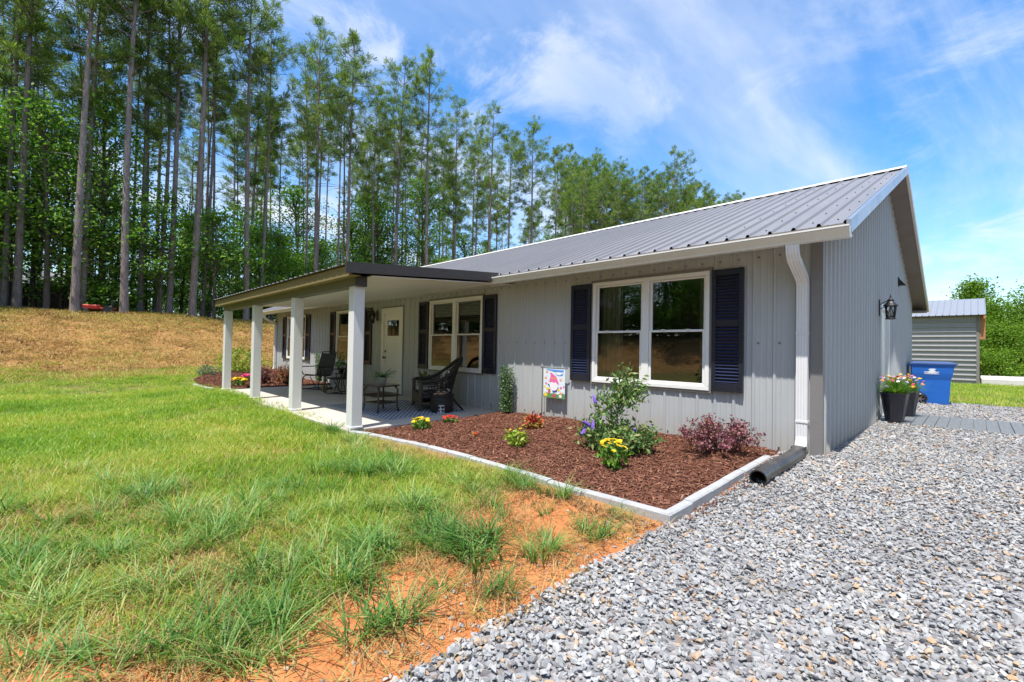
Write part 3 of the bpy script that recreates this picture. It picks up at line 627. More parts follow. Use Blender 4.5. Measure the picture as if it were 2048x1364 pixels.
# ------------------------------------------------------------------ house
SL = (4.66-2.52)/5.45
def zr(y): return 2.52+(y+0.45)*SL if y <= 5.0 else 4.66-(y-5.0)*SL
house = thing('house', 'long grey ribbed metal house with grey metal roof and white gutter', 'house')
WIN = [(-3.04, -1.21), (-7.56, -5.71), (-12.58, -10.73), (-16.93, -15.08)]; WZ = (0.70, 2.26)
DOOR = (-9.76, -8.71, 0.0, 2.20)
RIB = [(-.024, 0), (-.011, .019), (.011, .019), (.024, 0), (.066, 0), (.073, .0035), (.083, .0035), (.09, 0), (.139, 0), (.146, .0035), (.156, .0035), (.163, 0)]
PER = 0.2286
def rib_pts(a, b, ph):
    k0 = int(math.floor((a-ph)/PER))-1; pts = []
    for k in range(k0, int((b-ph)/PER)+3):
        for s, h in RIB: pts.append((ph+k*PER+s, h))
    def hat(x):
        for (p, q), (p2, q2) in zip(pts[:-1], pts[1:]):
            if p <= x <= p2: return q+(q2-q)*(x-p)/(p2-p+1e-12)
        return 0
    return [(a, hat(a))]+[q for q in pts if a < q[0] < b]+[(b, hat(b))], hat
GRIB = [(-.050, 0), (-.036, .016), (-.024, .036), (0, .042), (.024, .036), (.036, .016), (.050, 0), (.085, -.006), (.114, -.008), (.143, -.006)]
def ribbed(a, b, ph, place, zlo, ztop, holes=()):
    """ribbed sheet from s=a..b; place(s, out, z) gives the point; holes are (s0, s1, z0, z1)"""
    pts, hat = rib_pts(a, b, ph); xs = dict(pts)
    for h in holes:
        for q in h[:2]:
            if a < q < b: xs[q] = hat(q)
    P = sorted(xs.items()); mb = MB()
    for (s0, h0), (s1, h1) in zip(P[:-1], P[1:]):
        if s1-s0 < 1e-6: continue
        mid = (s0+s1)/2; spans = [(zlo, None)]
        for h in holes:
            if h[0] < mid < h[1]:
                spans = ([(zlo, h[2])] if h[2] > zlo+0.01 else [])+[(h[3], None)]
        for z0, z1 in spans:
            mb.quad(place(s0, h0, z0), place(s1, h1, z0), place(s1, h1, ztop(s1) if z1 is None else z1), place(s0, h0, ztop(s0) if z1 is None else z1))
    return mb
fw = MB().box(-HL+0.01, -0.01, 0.03, 0.05, -0.15, 0.0).build('front_wall', M('trim_metal'), house)      # sill plate behind the sheets
holes = [(a, b, *WZ) for a, b in WIN]+[DOOR]
for k in range(20):
    a = -HL+k*PER*4; b = a+PER*4
    if k == 19: b = -0.085
    pl = lambda s, h, z: (s, -h, z); full = [h for h in holes if h[0] <= a and h[1] >= b]
    if full:
        if full[0][2] > .05: ribbed(a, b, -HL, pl, -0.12, lambda s: full[0][2]).build('wall_panel', M('wall_metal'), fw, norm=False)
        ribbed(a, b, -HL, pl, full[0][3], lambda s: 2.60).build('wall_panel', M('wall_metal'), fw, norm=False)
    else: ribbed(a, b, -HL, pl, -0.12, lambda s: 2.60, [h for h in holes if h[0] < b and h[1] > a]).build('wall_panel', M('wall_metal'), fw, norm=False)
gw = MB().box(-0.06, -0.04, 0.02, HW-0.02, -0.15, 0.0).build('gable_wall', M('trim_metal'), house)
GD = (4.28, 5.40, 0.06, 2.12)
for k in range(11):
    a = k*PER*4; b = min(a+PER*4, HW); a = max(a, 0.02)
    RIB_, RIB = RIB, GRIB
    m_ = ribbed(a, b, 0.09, lambda s, h, z: (h, s, z), -0.12, lambda s: zr(s)-0.09, [GD]); RIB = RIB_
    m_.build('wall_panel', M('wall_metal'), gw, norm=False)
# a second kink at the ridge is covered by the rake trim
MB().box(-HL, -0.0, HW-0.02, HW, -0.15, 2.5).build('rear_wall', M('wall_metal'), house)
MB().add([(-HL, 0, -.15), (-HL, HW, -.15), (-HL, HW, zr(HW)-.09), (-HL, 5, zr(5)-.09), (-HL, 0, zr(0)-.09)], [(4, 3, 2, 1, 0)]).build('far_gable_wall', M('wall_metal'), house, norm=False)
MB().box(-HL+0.02, -0.02, 0.06, HW-0.05, -0.12, -0.02).build('interior_floor', M('interior'), house)
MB().box(-HL+0.02, -0.02, 0.06, HW-0.05, 2.42, 2.44).build('interior_ceiling', M('interior'), house)
MB().box(-HL+0.02, -0.02, 4.0, 4.08, -0.02, 2.42).build('interior_wall', M('interior'), house)
for x in (-4.4, -8.3, -10.2, -13.8): MB().box(x, x+0.1, 0.06, 4.0, -0.02, 2.42).build('interior_wall', M('interior'), house)
# corner posts
MB().add([(-.092,-.024,-.1),(0.026,-.024,-.1),(0.026,.055,-.1),(0.0,.055,-.1),(0,0,-.1),(-.092,0,-.1),(-.092,-.024,2.5),(0.026,-.024,2.5),(0.026,.055,2.5),(0,.055,2.5),(0,0,2.5),(-.092,0,2.5)],
         [(0,1,7,6),(1,2,8,7),(2,3,9,8),(3,4,10,9),(4,5,11,10),(5,0,6,11),(6,7,8,9,10,11),(5,4,3,2,1,0)]).build('corner_trim', M('trim_metal'), house)
MB().box(-HL-.026, -HL+.09, -.024, -.003, -.1, 2.5).build('corner_trim', M('trim_metal'), house)
# screws: fine rows, one part
mb = MB()
for z in (0.10, 1.32, 2.36):
    k = 0
    while -HL+0.115+k*PER < -0.2:
        x = -HL+0.05+k*PER; k += 1
        if any(h[0]-.05 < x < h[1]+.05 and h[2]-.05 < z < h[3]+.05 for h in holes): continue
        mb.box(x-.009, x+.009, -.010, -.0005, z-.009, z+.009)
for z in (0.15, 1.32):
    for k in range(43):
        y = .16+k*PER
        if not (GD[0]-.1 < y < GD[1]+.1) : mb.box(.0005, .009, y-.007, y+.007, z-.007, z+.007)
for k in range(43):
    y = .16+k*PER; z = 2.25-0.0*y
    if y < 9.9: mb.box(.0005, .009, y-.007, y+.007, z-.007, z+.007)
mb.build('screw_heads', M('screw_head'), house, kind='stuff')

# ---- windows
def window(x0, x1, curtain=False, blind=False):
    z0, z1 = WZ; f = MB()
    for (a, b, c, d) in ((x0, x1, z0, z0+.055), (x0, x1, z1-.055, z1), (x0, x0+.055, z0+.055, z1-.055), (x1-.055, x1, z0+.055, z1-.055), ((x0+x1)/2-.055, (x0+x1)/2+.055, z0+.055, z1-.055)):
        f.bbox(a, b, -.045, .06, c, d, .005)
    fo = f.build('window', M('vinyl_white'), house)
    j = MB()
    for (a, b, c, d) in ((x0-.028, x1+.028, z0-.028, z0-.001), (x0-.028, x1+.028, z1+.001, z1+.04), (x0-.028, x0-.001, z0-.001, z1+.001), (x1+.001, x1+.028, z0-.001, z1+.001)): j.box(a, b, -.034, .0, c, d)
    j.build('channel_trim', M('trim_metal'), fo)
    mid = (x0+x1)/2; zm = (z0+z1)/2
    for a, b in ((x0+.057, mid-.057), (mid+.057, x1-.057)):
        for lo, hi, yo in ((z0+.057, zm+.012, -.016), (zm-.012, z1-.057, .014)):
            s = MB(); wd = .034
            for (p, q, c, d) in ((a, b, lo, lo+wd), (a, b, hi-wd*.7, hi), (a, a+wd, lo+wd, hi-wd*.7), (b-wd, b, lo+wd, hi-wd*.7)): s.bbox(p, q, yo-.014, yo+.014, c, d, .003)
            s.build('sash', M('vinyl_white'), fo)
            MB().quad((a+wd*.8, yo, lo+wd*.8), (b-wd*.8, yo, lo+wd*.8), (b-wd*.8, yo, hi-wd*.6), (a+wd*.8, yo, hi-wd*.6)).build('pane', M('window_glass'), fo, norm=False)
        for q in (.28, .72): MB().box(a+(b-a)*q-.025, a+(b-a)*q+.025, -.052, -.03, zm+.014, zm+.026).build('latch', M('vinyl_white'), fo)
    if curtain:
        for a, b in curtain:
            n = 70; V = []; F = []
            for i in range(n):
                s = i/(n-1); x = a+(b-a)*s; y = .16+.022*math.sin(s*46)+.012*math.sin(s*19+1)
                V += [(x, y, .30), (x+.01*math.sin(s*30), y-.01, 2.34)]
            for i in range(n-1): F.append((2*i, 2*i+2, 2*i+3, 2*i+1))
            MB().add(V, F).build('curtain', M('curtain_cloth'), fo, smooth=True, norm=False)
    if blind:
        b_ = MB(); z = z1-.10; b_.box(x0+.07, x1-.07, .075, .115, z1-.085, z1-.05)
        while z > blind:
            for a, b in ((x0+.07, mid-.065), (mid+.065, x1-.07)): b_.obox(((a+b)/2, .095, z), ((b-a)/2, 0, 0), (0, .021, .010), (0, .0005, -.001))
            z -= .042
        b_.build('blind', M('blind_white'), fo)
    return fo
window(*WIN[0], curtain=[(-3.02, -2.62), (-1.42, -1.30)])
window(*WIN[1], blind=1.72); window(*WIN[2], blind=1.35); window(*WIN[3], blind=1.5)

# ---- shutters
def shutter_meshes(wd, z0, z1):
    f = MB(); st = .052; h = z1-z0
    f.bbox(-wd/2, -wd/2+st, -.042, .0, 0, h, .004); f.bbox(wd/2-st, wd/2, -.042, .0, 0, h, .004)
    zm = h*.53
    for a, b in ((0, .11), (zm, zm+.085), (h-.075, h)): f.bbox(-wd/2+st, wd/2-st, -.036, -.001, a, b, .004)
    l = MB(); pass
    for a, b in ((.11, zm), (zm+.085, h-.075)):
        n = int((b-a)/.040)
        for k in range(n):
            z = a+(k+.5)*(b-a)/n; l.obox((0, -.021, z), (wd/2-st, 0, 0), (0, .016, .0125), (0, .0018, -.0023))
    return f.mesh('shutter', M('shutter_navy'), norm=True), l.mesh('louvers', M('louver_navy'), norm=True), MB().box(-wd/2+st, wd/2-st, -.005, -.001, .1, h-.06).mesh('backing', M('black_metal'))
sf, sv, sk = shutter_meshes(.385, .70, 2.25)
sbm = MB().box(-.008, .008, -.047, -.041, -.008, .008).mesh('bolt', M('black_metal'))
for a, b in WIN:
    for x in (a-.035-.1925, b+.035+.1925):
        s = link('shutter', sf, house, loc=(x, -.021, .705)); link('louvers', sv, s); link('backing', sk, s); [link('bolt', sbm, s, loc=(sx*.166, 0, z)) for sx in (-1, 1) for z in (.06, .80, 1.48)]

# ---- front door
x0, x1, z0, z1 = DOOR
d = MB()
for (a, b, c, e) in ((x0, x0+.10, z0, z1), (x1-.10, x1, z0, z1), (x0+.10, x1-.10, z1-.12, z1)): d.bbox(a, b, -.05, .05, c, e, .006)
do = d.build('front_door', M('door_white'), house)
tr = MB()
for (a, b, c, e) in ((x0-.03, x0-.001, z0, z1+.035), (x1+.001, x1+.03, z0, z1+.035), (x0-.001, x1+.001, z1+.001, z1+.035)): tr.box(a, b, -.036, 0, c, e)
tr.build('channel_trim', M('trim_metal'), do)
a, b = x0+.10, x1-.10; wx0, wx1, wz0, wz1 = a+.16, b-.16, 1.48, 1.88
l = MB()
for (p, q, c, e) in ((a, b, .04, .24), (a, b, wz1, z1-.12), (a, wx0-.02, .24, wz1), (wx1+.02, b, .24, wz1), (wx0-.02, wx1+.02, 1.32, wz0)): l.box(p, q, .0, .035, c, e)
for k in range(4):
    w4 = (wx1-wx0+.04)/4; l.box(wx0-.02+k*w4+.006, wx0-.02+(k+1)*w4-.006, .010, .03, .24, 1.32)
l.box(wx0-.02, wx1+.02, .022, .03, .24, 1.32)
l.build('door_leaf', M('door_white'), do)
MB().quad((wx0-.02, .012, wz0), (wx1+.02, .012, wz0), (wx1+.02, .012, wz1), (wx0-.02, .012, wz1)).build('pane', M('window_glass'), do, norm=False)
for q in (.33, .67): MB().box(wx0+(wx1-wx0)*q-.006, wx0+(wx1-wx0)*q+.006, .004, .010, wz0, wz1).build('muntin', M('bronze_metal'), do)
h = MB()
h.lathe([(.03, 0), (.03, .008), (.012, .010), (.012, .04), (.027, .05), (.03, .065), (.02, .08)], (0,0,0), 12)
def turned(mb_, o, to_y=-1): return MB().add([(o[0]+q[0], o[1]+to_y*q[2], o[2]+q[1]) for q in mb_.v], mb_.f)
turned(h, (a+.06, .0, .92)).build('handle', M('bronze_metal'), do, smooth=True)
turned(MB().lathe([(.03, 0), (.03, .012), (.02, .02)], (0,0,0), 12), (a+.06, .0, 1.08)).build('deadbolt', M('bronze_metal'), do, smooth=True)
MB().box(x0, x1, -.09, .05, .002, .035).build('threshold', M('soffit_brown'), do)
# ---- gable door, seen edge on
y0, y1, z0, z1 = GD
d = MB()
for (a, b, c, e) in ((y0, y0+.09, z0, z1), (y1-.09, y1, z0, z1), (y0+.09, y1-.09, z1-.1, z1)): d.box(-.06, .048, a, b, c, e)
do = d.build('side_door', M('white_paint'), house)
MB().box(-.035, -.005, y0+.09, y1-.09, z0+.02, z1-.1).build('door_leaf', M('door_white'), do)
MB().box(-.03, .06, y0-.02, y1+.02, .05, .085).build('threshold', M('grey_plastic'), do)
tr = MB(); tr.box(0.0, .028, y0-.03, y0-.001, z0, z1+.03); tr.box(0, .028, y1+.001, y1+.03, z0, z1+.03); tr.build('channel_trim', M('trim_metal'), do)

# ---- roof: front slope in sheets, ridge cap, rake trim, soffit
roof = MB().add([(.30, -.44, zr(-.44)-.05), (.30, 5, zr(5)-.05), (-HL-.30, 5, zr(5)-.05), (-HL-.30, -.44, zr(-.44)-.05)], [(0, 1, 2, 3)]).build('roof', M('trim_metal'), house, norm=False)
n_ = 1/math.hypot(1, SL)
def hh_(h): return h*1.55 if h > .01 else h*.5
def sheet(a, b, y0, y1, zf, name='roof_panel'):
    mb = MB(); pts, _ = rib_pts(a, b, 0.0)
    for (s0, h0), (s1, h1) in zip(pts[:-1], pts[1:]):
        if s1-s0 < 1e-6: continue
        mb.quad((s0, y0, zf(y0)+hh_(h0)), (s1, y0, zf(y0)+hh_(h1)), (s1, y1, zf(y1)+hh_(h1)), (s0, y1, zf(y1)+hh_(h0)))
    return mb.mesh(name, M('roof_metal'))
pm = sheet(-PER*4+.0, 0.0, -.47, 4.98, lambda y: zr(y))
k = 0; x = .30
while x > -HL-.30:
    link('roof_panel', pm, roof, loc=(x, 0, (k % 2)*.0008)); x -= PER*4; k += 1
MB().add([(.30, 5.0, 4.66), (-HL-.30, 5.0, 4.66), (-HL-.30, HW+.47, zr(HW+.47)), (.30, HW+.47, zr(HW+.47))], [(0, 1, 2, 3)]).build('rear_slope', M('roof_metal'), roof, norm=False)
# closure strip under the ribs at the eave, dark
MB().box(-HL-.30, .29, -.478, -.468, 2.44, 2.507).build('eave_closure', M('soffit_brown'), roof)
MB().add([(.33, 4.80, 4.66-.2*SL+.035), (.33, 5.0, 4.715), (.33, 5.2, 4.66-.2*SL+.035), (-HL-.32, 4.80, 4.66-.2*SL+.035), (-HL-.32, 5.0, 4.715), (-HL-.32, 5.2, 4.66-.2*SL+.035)], [(0, 1, 4, 3), (1, 2, 5, 4)]).build('ridge_cap', M('gutter_white'), roof, norm=False)
def rake(y0, y1, mat_face, name):
    za, zb = zr(y0), zr(y1); m1 = MB()
    m1.add([(.305, y0, za+.03), (.345, y0, za+.03), (.345, y0, za-.11), (.305, y0, za-.11), (.305, y1, zb+.03), (.345, y1, zb+.03), (.345, y1, zb-.11), (.305, y1, zb-.11)],
           [(0,1,5,4),(1,2,6,5),(2,3,7,6),(3,0,4,7),(0,3,2,1),(4,5,6,7)]); return m1.build(name, mat_face, roof)
rake(-.47, 5.0, M('rake_metal'), 'rake_trim'); rake(5.0, HW+.47, M('gutter_white'), 'rake_trim')
for y0, y1 in ((-.44, 5.0), (5.0, HW+.44)):
    za, zb = zr(y0)-.10, zr(y1)-.10
    MB().add([(.006, y0, za), (.304, y0, za), (.304, y1, zb), (.006, y1, zb), (.006, y0, za+.02), (.304, y0, za+.02), (.304, y1, zb+.02), (.006, y1, zb+.02)], [(0,1,2,3),(4,7,6,5),(0,4,5,1),(1,5,6,2),(2,6,7,3),(3,7,4,0)]).build('soffit', M('soffit_brown'), roof)
# boxed return at the rear eave
MB().add([(.006, HW+.02, 2.36), (.304, HW+.02, 2.36), (.304, HW+.46, 2.36), (.006, HW+.46, 2.36), (.006, HW+.02, 2.40), (.304, HW+.02, 2.40), (.304, HW+.46, 2.40), (.006, HW+.46, 2.40)], [(0,1,2,3),(4,7,6,5),(0,4,5,1),(1,5,6,2),(2,6,7,3),(3,7,4,0)]).build('soffit', M('soffit_brown'), roof)
MB().prism([(HW+.47, 2.52), (HW+.60, 2.52), (HW+.57, 2.40), (HW+.47, 2.38)], 'x', -HL-.3, .36).build('rear_gutter', M('gutter_white'), roof)
# roof screws near the rake
mb = MB()
for i, xs in enumerate((.19, -.04, -.50, -.95)):
    for q in range(9):
        y = -.2+q*.62+(i % 2)*.02; z = zr(y); mb.box(xs-.007, xs+.007, y-.008, y+.008, z+.002, z+.010)
mb.build('screw_heads', M('screw_head'), roof, kind='stuff')
# front eave soffit, gutter and downspouts
MB().box(-HL-.3, .29, -.467, -.03, 2.455, 2.468).build('eave_soffit', M('gutter_white'), roof)
gx0, gx1 = -HL-.33, .345
g = MB().prism([(-.455, 2.46), (-.575, 2.46), (-.585, 2.445), (-.575, 2.425), (-.545, 2.38), (-.54, 2.355), (-.455, 2.355)], 'x', gx0, gx1).build('gutter', M('gutter_white'), house)
MB().box(gx0, gx1, -.592, -.574, 2.452, 2.468).build('gutter_lip', M('white_paint'), g)
def downspout(xc, flip, zb):
    w2 = .056; pts = [(-.50, 2.39), (-.50, 2.33), (-.485, 2.27), (-.44, 2.21), (-.14, 2.06), (-.085, 2.02), (-.065, 1.96), (-.065, zb+.19), (-.075, zb+.13), (-.11, zb+.06), (-.19, zb+.01)]
    mb = MB(); V = []; 
    for i, (y, z) in enumerate(pts):
        a = pts[max(i-1, 0)]; b = pts[min(i+1, len(pts)-1)]; dy, dz = b[0]-a[0], b[1]-a[1]; L = math.hypot(dy, dz); ny, nz = -dz/L, dy/L
        hd = .036
        # fluted rectangular section
        sec = []
        for s in (-1, 1):
            rng = np.linspace(-w2, w2, 9) if s < 0 else np.linspace(w2, -w2, 9)
            for j, u in enumerate(rng): sec.append((u, s*(hd-(.004 if j % 2 and 0 < j < 8 else 0))))
        V += [(xc+u, y+ny*v, z+nz*v) for u, v in sec]
    n = 18; N = len(pts); F = []
    for i in range(N-1):
        for k in range(n): F.append((i*n+k, i*n+(k+1)%n, (i+1)*n+(k+1)%n, (i+1)*n+k))
    F += [tuple(range(n)), tuple((N-1)*n+k for k in range(n))]
    o = mb.add(V, F).build('downspout', M('white_paint'), house)
    for z in (1.42, zb+.34): MB().box(xc-.062, xc+.062, -.106, -.024, z, z+.022).build('strap', M('white_paint'), o)
    return o
downspout(-.157, 1, .09); downspout(-HL+.14, 1, .16)
# outlet boxes on the wall by the door
MB().bbox(-10.11, -10.0, -.07, -.001, .34, .48, .006).build('outlet_box', M('grey_plastic'), house)

# ---- wall lanterns (hang on the house: things of their own)
def lantern(loc, rz, label):
    t = thing('wall_lantern', label, 'lantern', loc, rz, 'carriage lanterns on the house walls'); t.scale = (.80, .80, .88)       # local +Y points away from the wall, origin at the wall plate
    MB().bbox(-.055, .055, .0, .022, -.16, .16, .008).build('wall_plate', M('black_metal'), t)
    a = MB().tube([(0, .02, .06), (0, .07, .10), (0, .13, .12), (0, .18, .10)], .009, 6); a.tube([(0, .02, -.02), (0, .10, .01), (0, .18, .03)], .008, 6)
    a.build('bracket', M('black_metal'), t, smooth=True)
    c = (0, .19, 0)
    MB().lathe([(.126, .02), (.132, .03), (.126, .042), (.09, .075), (.06, .11), (.055, .125), (.062, .132), (.062, .142), (.04, .152), (.028, .175), (.012, .19), (.018, .205), (.010, .225), (.002, .26)], c, 12).build('cap', M('black_metal'), t, smooth=False)
    fr = MB()
    for k in range(6):
        q = k*math.pi/3; ax, ay = math.cos(q), math.sin(q); q2 = q+math.pi/3; bx, by = math.cos(q2), math.sin(q2)
        fr.bar((ax*.105, .19+ay*.105, .022), (ax*.078, .19+ay*.078, -.20), .011)
        fr.bar((ax*.103, .19+ay*.103, .01), (bx*.080, .19+by*.080, -.19), .006); fr.bar((bx*.103, .19+by*.103, .01), (ax*.080, .19+ay*.080, -.19), .006)
    fr.lathe([(.088, -.235), (.092, -.225), (.084, -.20), (.06, -.198)], c, 12); fr.build('cage', M('black_metal'), t)
    MB().lathe([(.070, -.197), (.095, .018)], c, 12).build('glass', M('lamp_glass'), t, smooth=True)
    MB().lathe([(.012, -.02), (.028, -.06), (.022, -.10), (.006, -.12)], c, 10).build('bulb', M('blind_white'), t, smooth=True)
lantern((0.045, 4.02, 2.02), -math.pi/2, 'black carriage lantern on the gable wall above the side door')
lantern((-10.03, -0.024, 2.03), math.pi, 'black carriage lantern in the shade beside the front door')
t = thing('vent_hood', 'small dark triangular hood high on the gable wall', 'vent', (0.04, 7.0, 2.80))
MB().add([(0, -.08, .09), (0, .08, .09), (0, .08, -.07), (0, -.08, -.07), (.12, -.08, -.07), (.12, .08, -.07)], [(0,1,5,4),(0,4,3),(1,2,5),(2,3,4,5)]).build('hood', M('black_metal'), t)
MB().box(-.02, .006, -.10, .10, -.09, .11).build('flange', M('black_metal'), t)

# ------------------------------------------------------------------ porch
porch = thing('porch', 'lean-to porch roof on white posts over the front door', 'porch', (-8.9, -1.6, 0))
OFF = (8.9, 1.6, 0)
def PB(mb): mb.v = [(a+OFF[0], b+OFF[1], c+OFF[2]) for a, b, c in mb.v]; return mb
sl_ = MB().bbox(-12.75, -5.08, -3.08, -0.012, -.14, 0.0, .012).build('porch_slab', M('concrete'), None); sl_['kind'] = 'structure'; tag(sl_, 'pale concrete porch floor slab', 'porch floor')
PX = [-5.17, -7.57, -10.02, -12.55]
for x in PX:
    p = PB(MB().bbox(x-.085, x+.085, -3.02, -2.85, .0, 2.07, .008)).build('post', M('white_paint'), porch)
    PB(MB().bbox(x-.097, x+.097, -3.032, -2.838, .001, .035, .006)).build('post_base', M('white_paint'), p)
BS = (2.53-2.33)/(3.21-.50)
def zp(y): return 2.335+(y+3.21)*BS
PB(MB().bbox(-12.72, -5.06, -3.01, -2.86, 2.07, 2.20, .004)).build('beam', M('beam_grey'), porch)
PB(MB().box(-5.058, -5.03, -3.02, -2.85, 2.066, 2.21)).build('beam_cap', M('bronze_trim'), porch)
PB(MB().box(-12.30-.45, -4.88, -3.20, -3.16, 2.175, 2.318)).build('front_fascia', M('raw_wood'), porch)
# sloping boarded ceiling
nb = 34
for k in range(10):
    a = -12.72+k*(7.85/10); b = a+7.85/10-.004
    PB(MB().add([(a, -2.855, 2.205), (b, -2.855, 2.205), (b, -.03, 2.40), (a, -.03, 2.40), (a, -2.855, 2.217), (b, -2.855, 2.217), (b, -.03, 2.412), (a, -.03, 2.412)], [(3,2,1,0),(4,5,6,7),(0,1,5,4),(1,2,6,5),(2,3,7,6),(3,0,4,7)])).build('ceiling_panel', M('ceiling_white'), porch)
PB(MB().box(-12.72, -4.9, -3.158, -3.012, 2.195, 2.203)).build('soffit', M('raw_wood'), porch)
pr = MB(); px0, px1 = -12.78, -4.85; pts, _ = rib_pts(px0, px1, 0.0)
k = 0; a = px0
while a < px1-.01:
    b = min(a+PER*4, px1); pts, _ = rib_pts(a, b, 0.0); mb = MB()
    for (s0, h0), (s1, h1) in zip(pts[:-1], pts[1:]):
        if s1-s0 > 1e-6: mb.quad((s0, -3.25, zp(-3.25)+h0), (s1, -3.25, zp(-3.25)+h1), (s1, -.40, zp(-.40)+h1), (s0, -.40, zp(-.40)+h0))
    PB(mb).build('roof_panel', M('roof_metal'), porch, norm=False); a = b
PB(MB().add([(px0, -3.2, zp(-3.2)-.01), (px1, -3.2, zp(-3.2)-.01), (px1, -.42, zp(-.42)-.01), (px0, -.42, zp(-.42)-.01)], [(0,1,2,3)])).build('roof_deck', M('raw_wood'), porch, norm=False)
for xa, xb in ((-4.862, -4.835), (-12.80, -12.77)):
    PB(MB().add([(xa, -3.26, zp(-3.26)+.028), (xb, -3.26, zp(-3.26)+.028), (xb, -.42, zp(-.42)+.028), (xa, -.42, zp(-.42)+.028), (xa, -3.26, zp(-3.26)-.125), (xb, -3.26, zp(-3.26)-.125), (xb, -.42, zp(-.42)-.125), (xa, -.42, zp(-.42)-.125)],
               [(3,2,1,0)[::-1],(4,5,6,7)[::-1],(0,1,5,4),(1,2,6,5),(2,3,7,6),(3,0,4,7)])).build('end_trim', M('bronze_trim'), porch)

# ------------------------------------------------------------------ porch furniture
plain('wicker', (0.022, 0.017, 0.015), 0.5, var=0.5, scale=40, bump=0.8, bscale=90)
plain('wicker_brown', (0.055, 0.040, 0.028), 0.5, var=0.5, scale=40, bump=0.8, bscale=90)
plain('sling_mesh', (0.045, 0.045, 0.05), 0.7, var=0.2, scale=80)
plain('table_top', (0.20, 0.165, 0.12), 0.25, var=0.25, scale=8)
plain('terracotta', (0.30, 0.15, 0.08), 0.8); plain('pot_grey', (0.42, 0.43, 0.44), 0.5); plain('jute', (0.36, 0.27, 0.16), 0.95)
plain('mat_brown', (0.10, 0.062, 0.042), 0.95, var=0.3, scale=20, bump=0.6); plain('shoe_tan', (0.42, 0.27, 0.18), 0.7)
t = NT('cushion_stripe'); wv = t.n('ShaderNodeTexWave', wave_type='BANDS', bands_direction='X'); wv.inputs['Scale'].default_value = 4.2; wv.inputs['Distortion'].default_value = 1.5; wv.inputs['Detail'].default_value = 1
t.l(t.coord(), wv.inputs['Vector']); t.done(t.pbr(t.ramp(wv.outputs['Fac'], [(0.45, (0.03, 0.03, 0.035)), (0.55, (0.62, 0.60, 0.54))]), 0.9))
t = NT('rug_weave'); sx = t.n('ShaderNodeSeparateXYZ'); t.l(t.coord(), sx.inputs[0])
zz = t.math('PINGPONG', t.math('MULTIPLY', sx.outputs[0], 1.0), 0.055); st = t.math('FRACT', t.math('MULTIPLY', t.math('ADD', sx.outputs[1], zz), 11.0))
al = t.math('GREATER_THAN', st, 0.46); c = t.mix(al, (0.025, 0.045, 0.14), (0.56, 0.56, 0.55)); c = t.mix(t.mrange(t.noise(160, 3), 0.35, 0.65, 0, 0.3), c, (0.13, 0.16, 0.27))
t.done(t.pbr(c, 0.95, 0, t.bump(t.noise(200, 2), 0.4, 0.004), 0.1))
rug = thing('rug', 'blue and white zigzag outdoor rug under the wicker settee', 'rug', (-6.7, -1.38, 0))
MB().bbox(-1.2, 1.2, -.82, .82, .004, .014, .003).build('weave', M('rug_weave'), rug)
e = MB()
for (a, b, c, d_) in ((-1.215, 1.215, -.84, -.82), (-1.215, 1.215, .82, .84), (-1.215, -1.2, -.82, .82), (1.2, 1.215, -.82, .82)): e.box(a, b, c, d_, .003, .013)
e.build('binding', M('pot_grey'), rug)
o = thing('doormat', 'brown bristle doormat before the front door', 'doormat', (-9.1, -.46, 0))
MB().bbox(-.42, .42, -.27, .27, .003, .022, .005).build('bristles', M('mat_brown'), o)
e = MB()
for a, b, c, d_ in ((-.45, .45, -.30, -.27), (-.45, .45, .27, .30), (-.45, -.42, -.27, .27), (.42, .45, -.27, .27)): e.box(a, b, c, d_, .003, .018)
e.build('border', M('bronze_trim'), o)

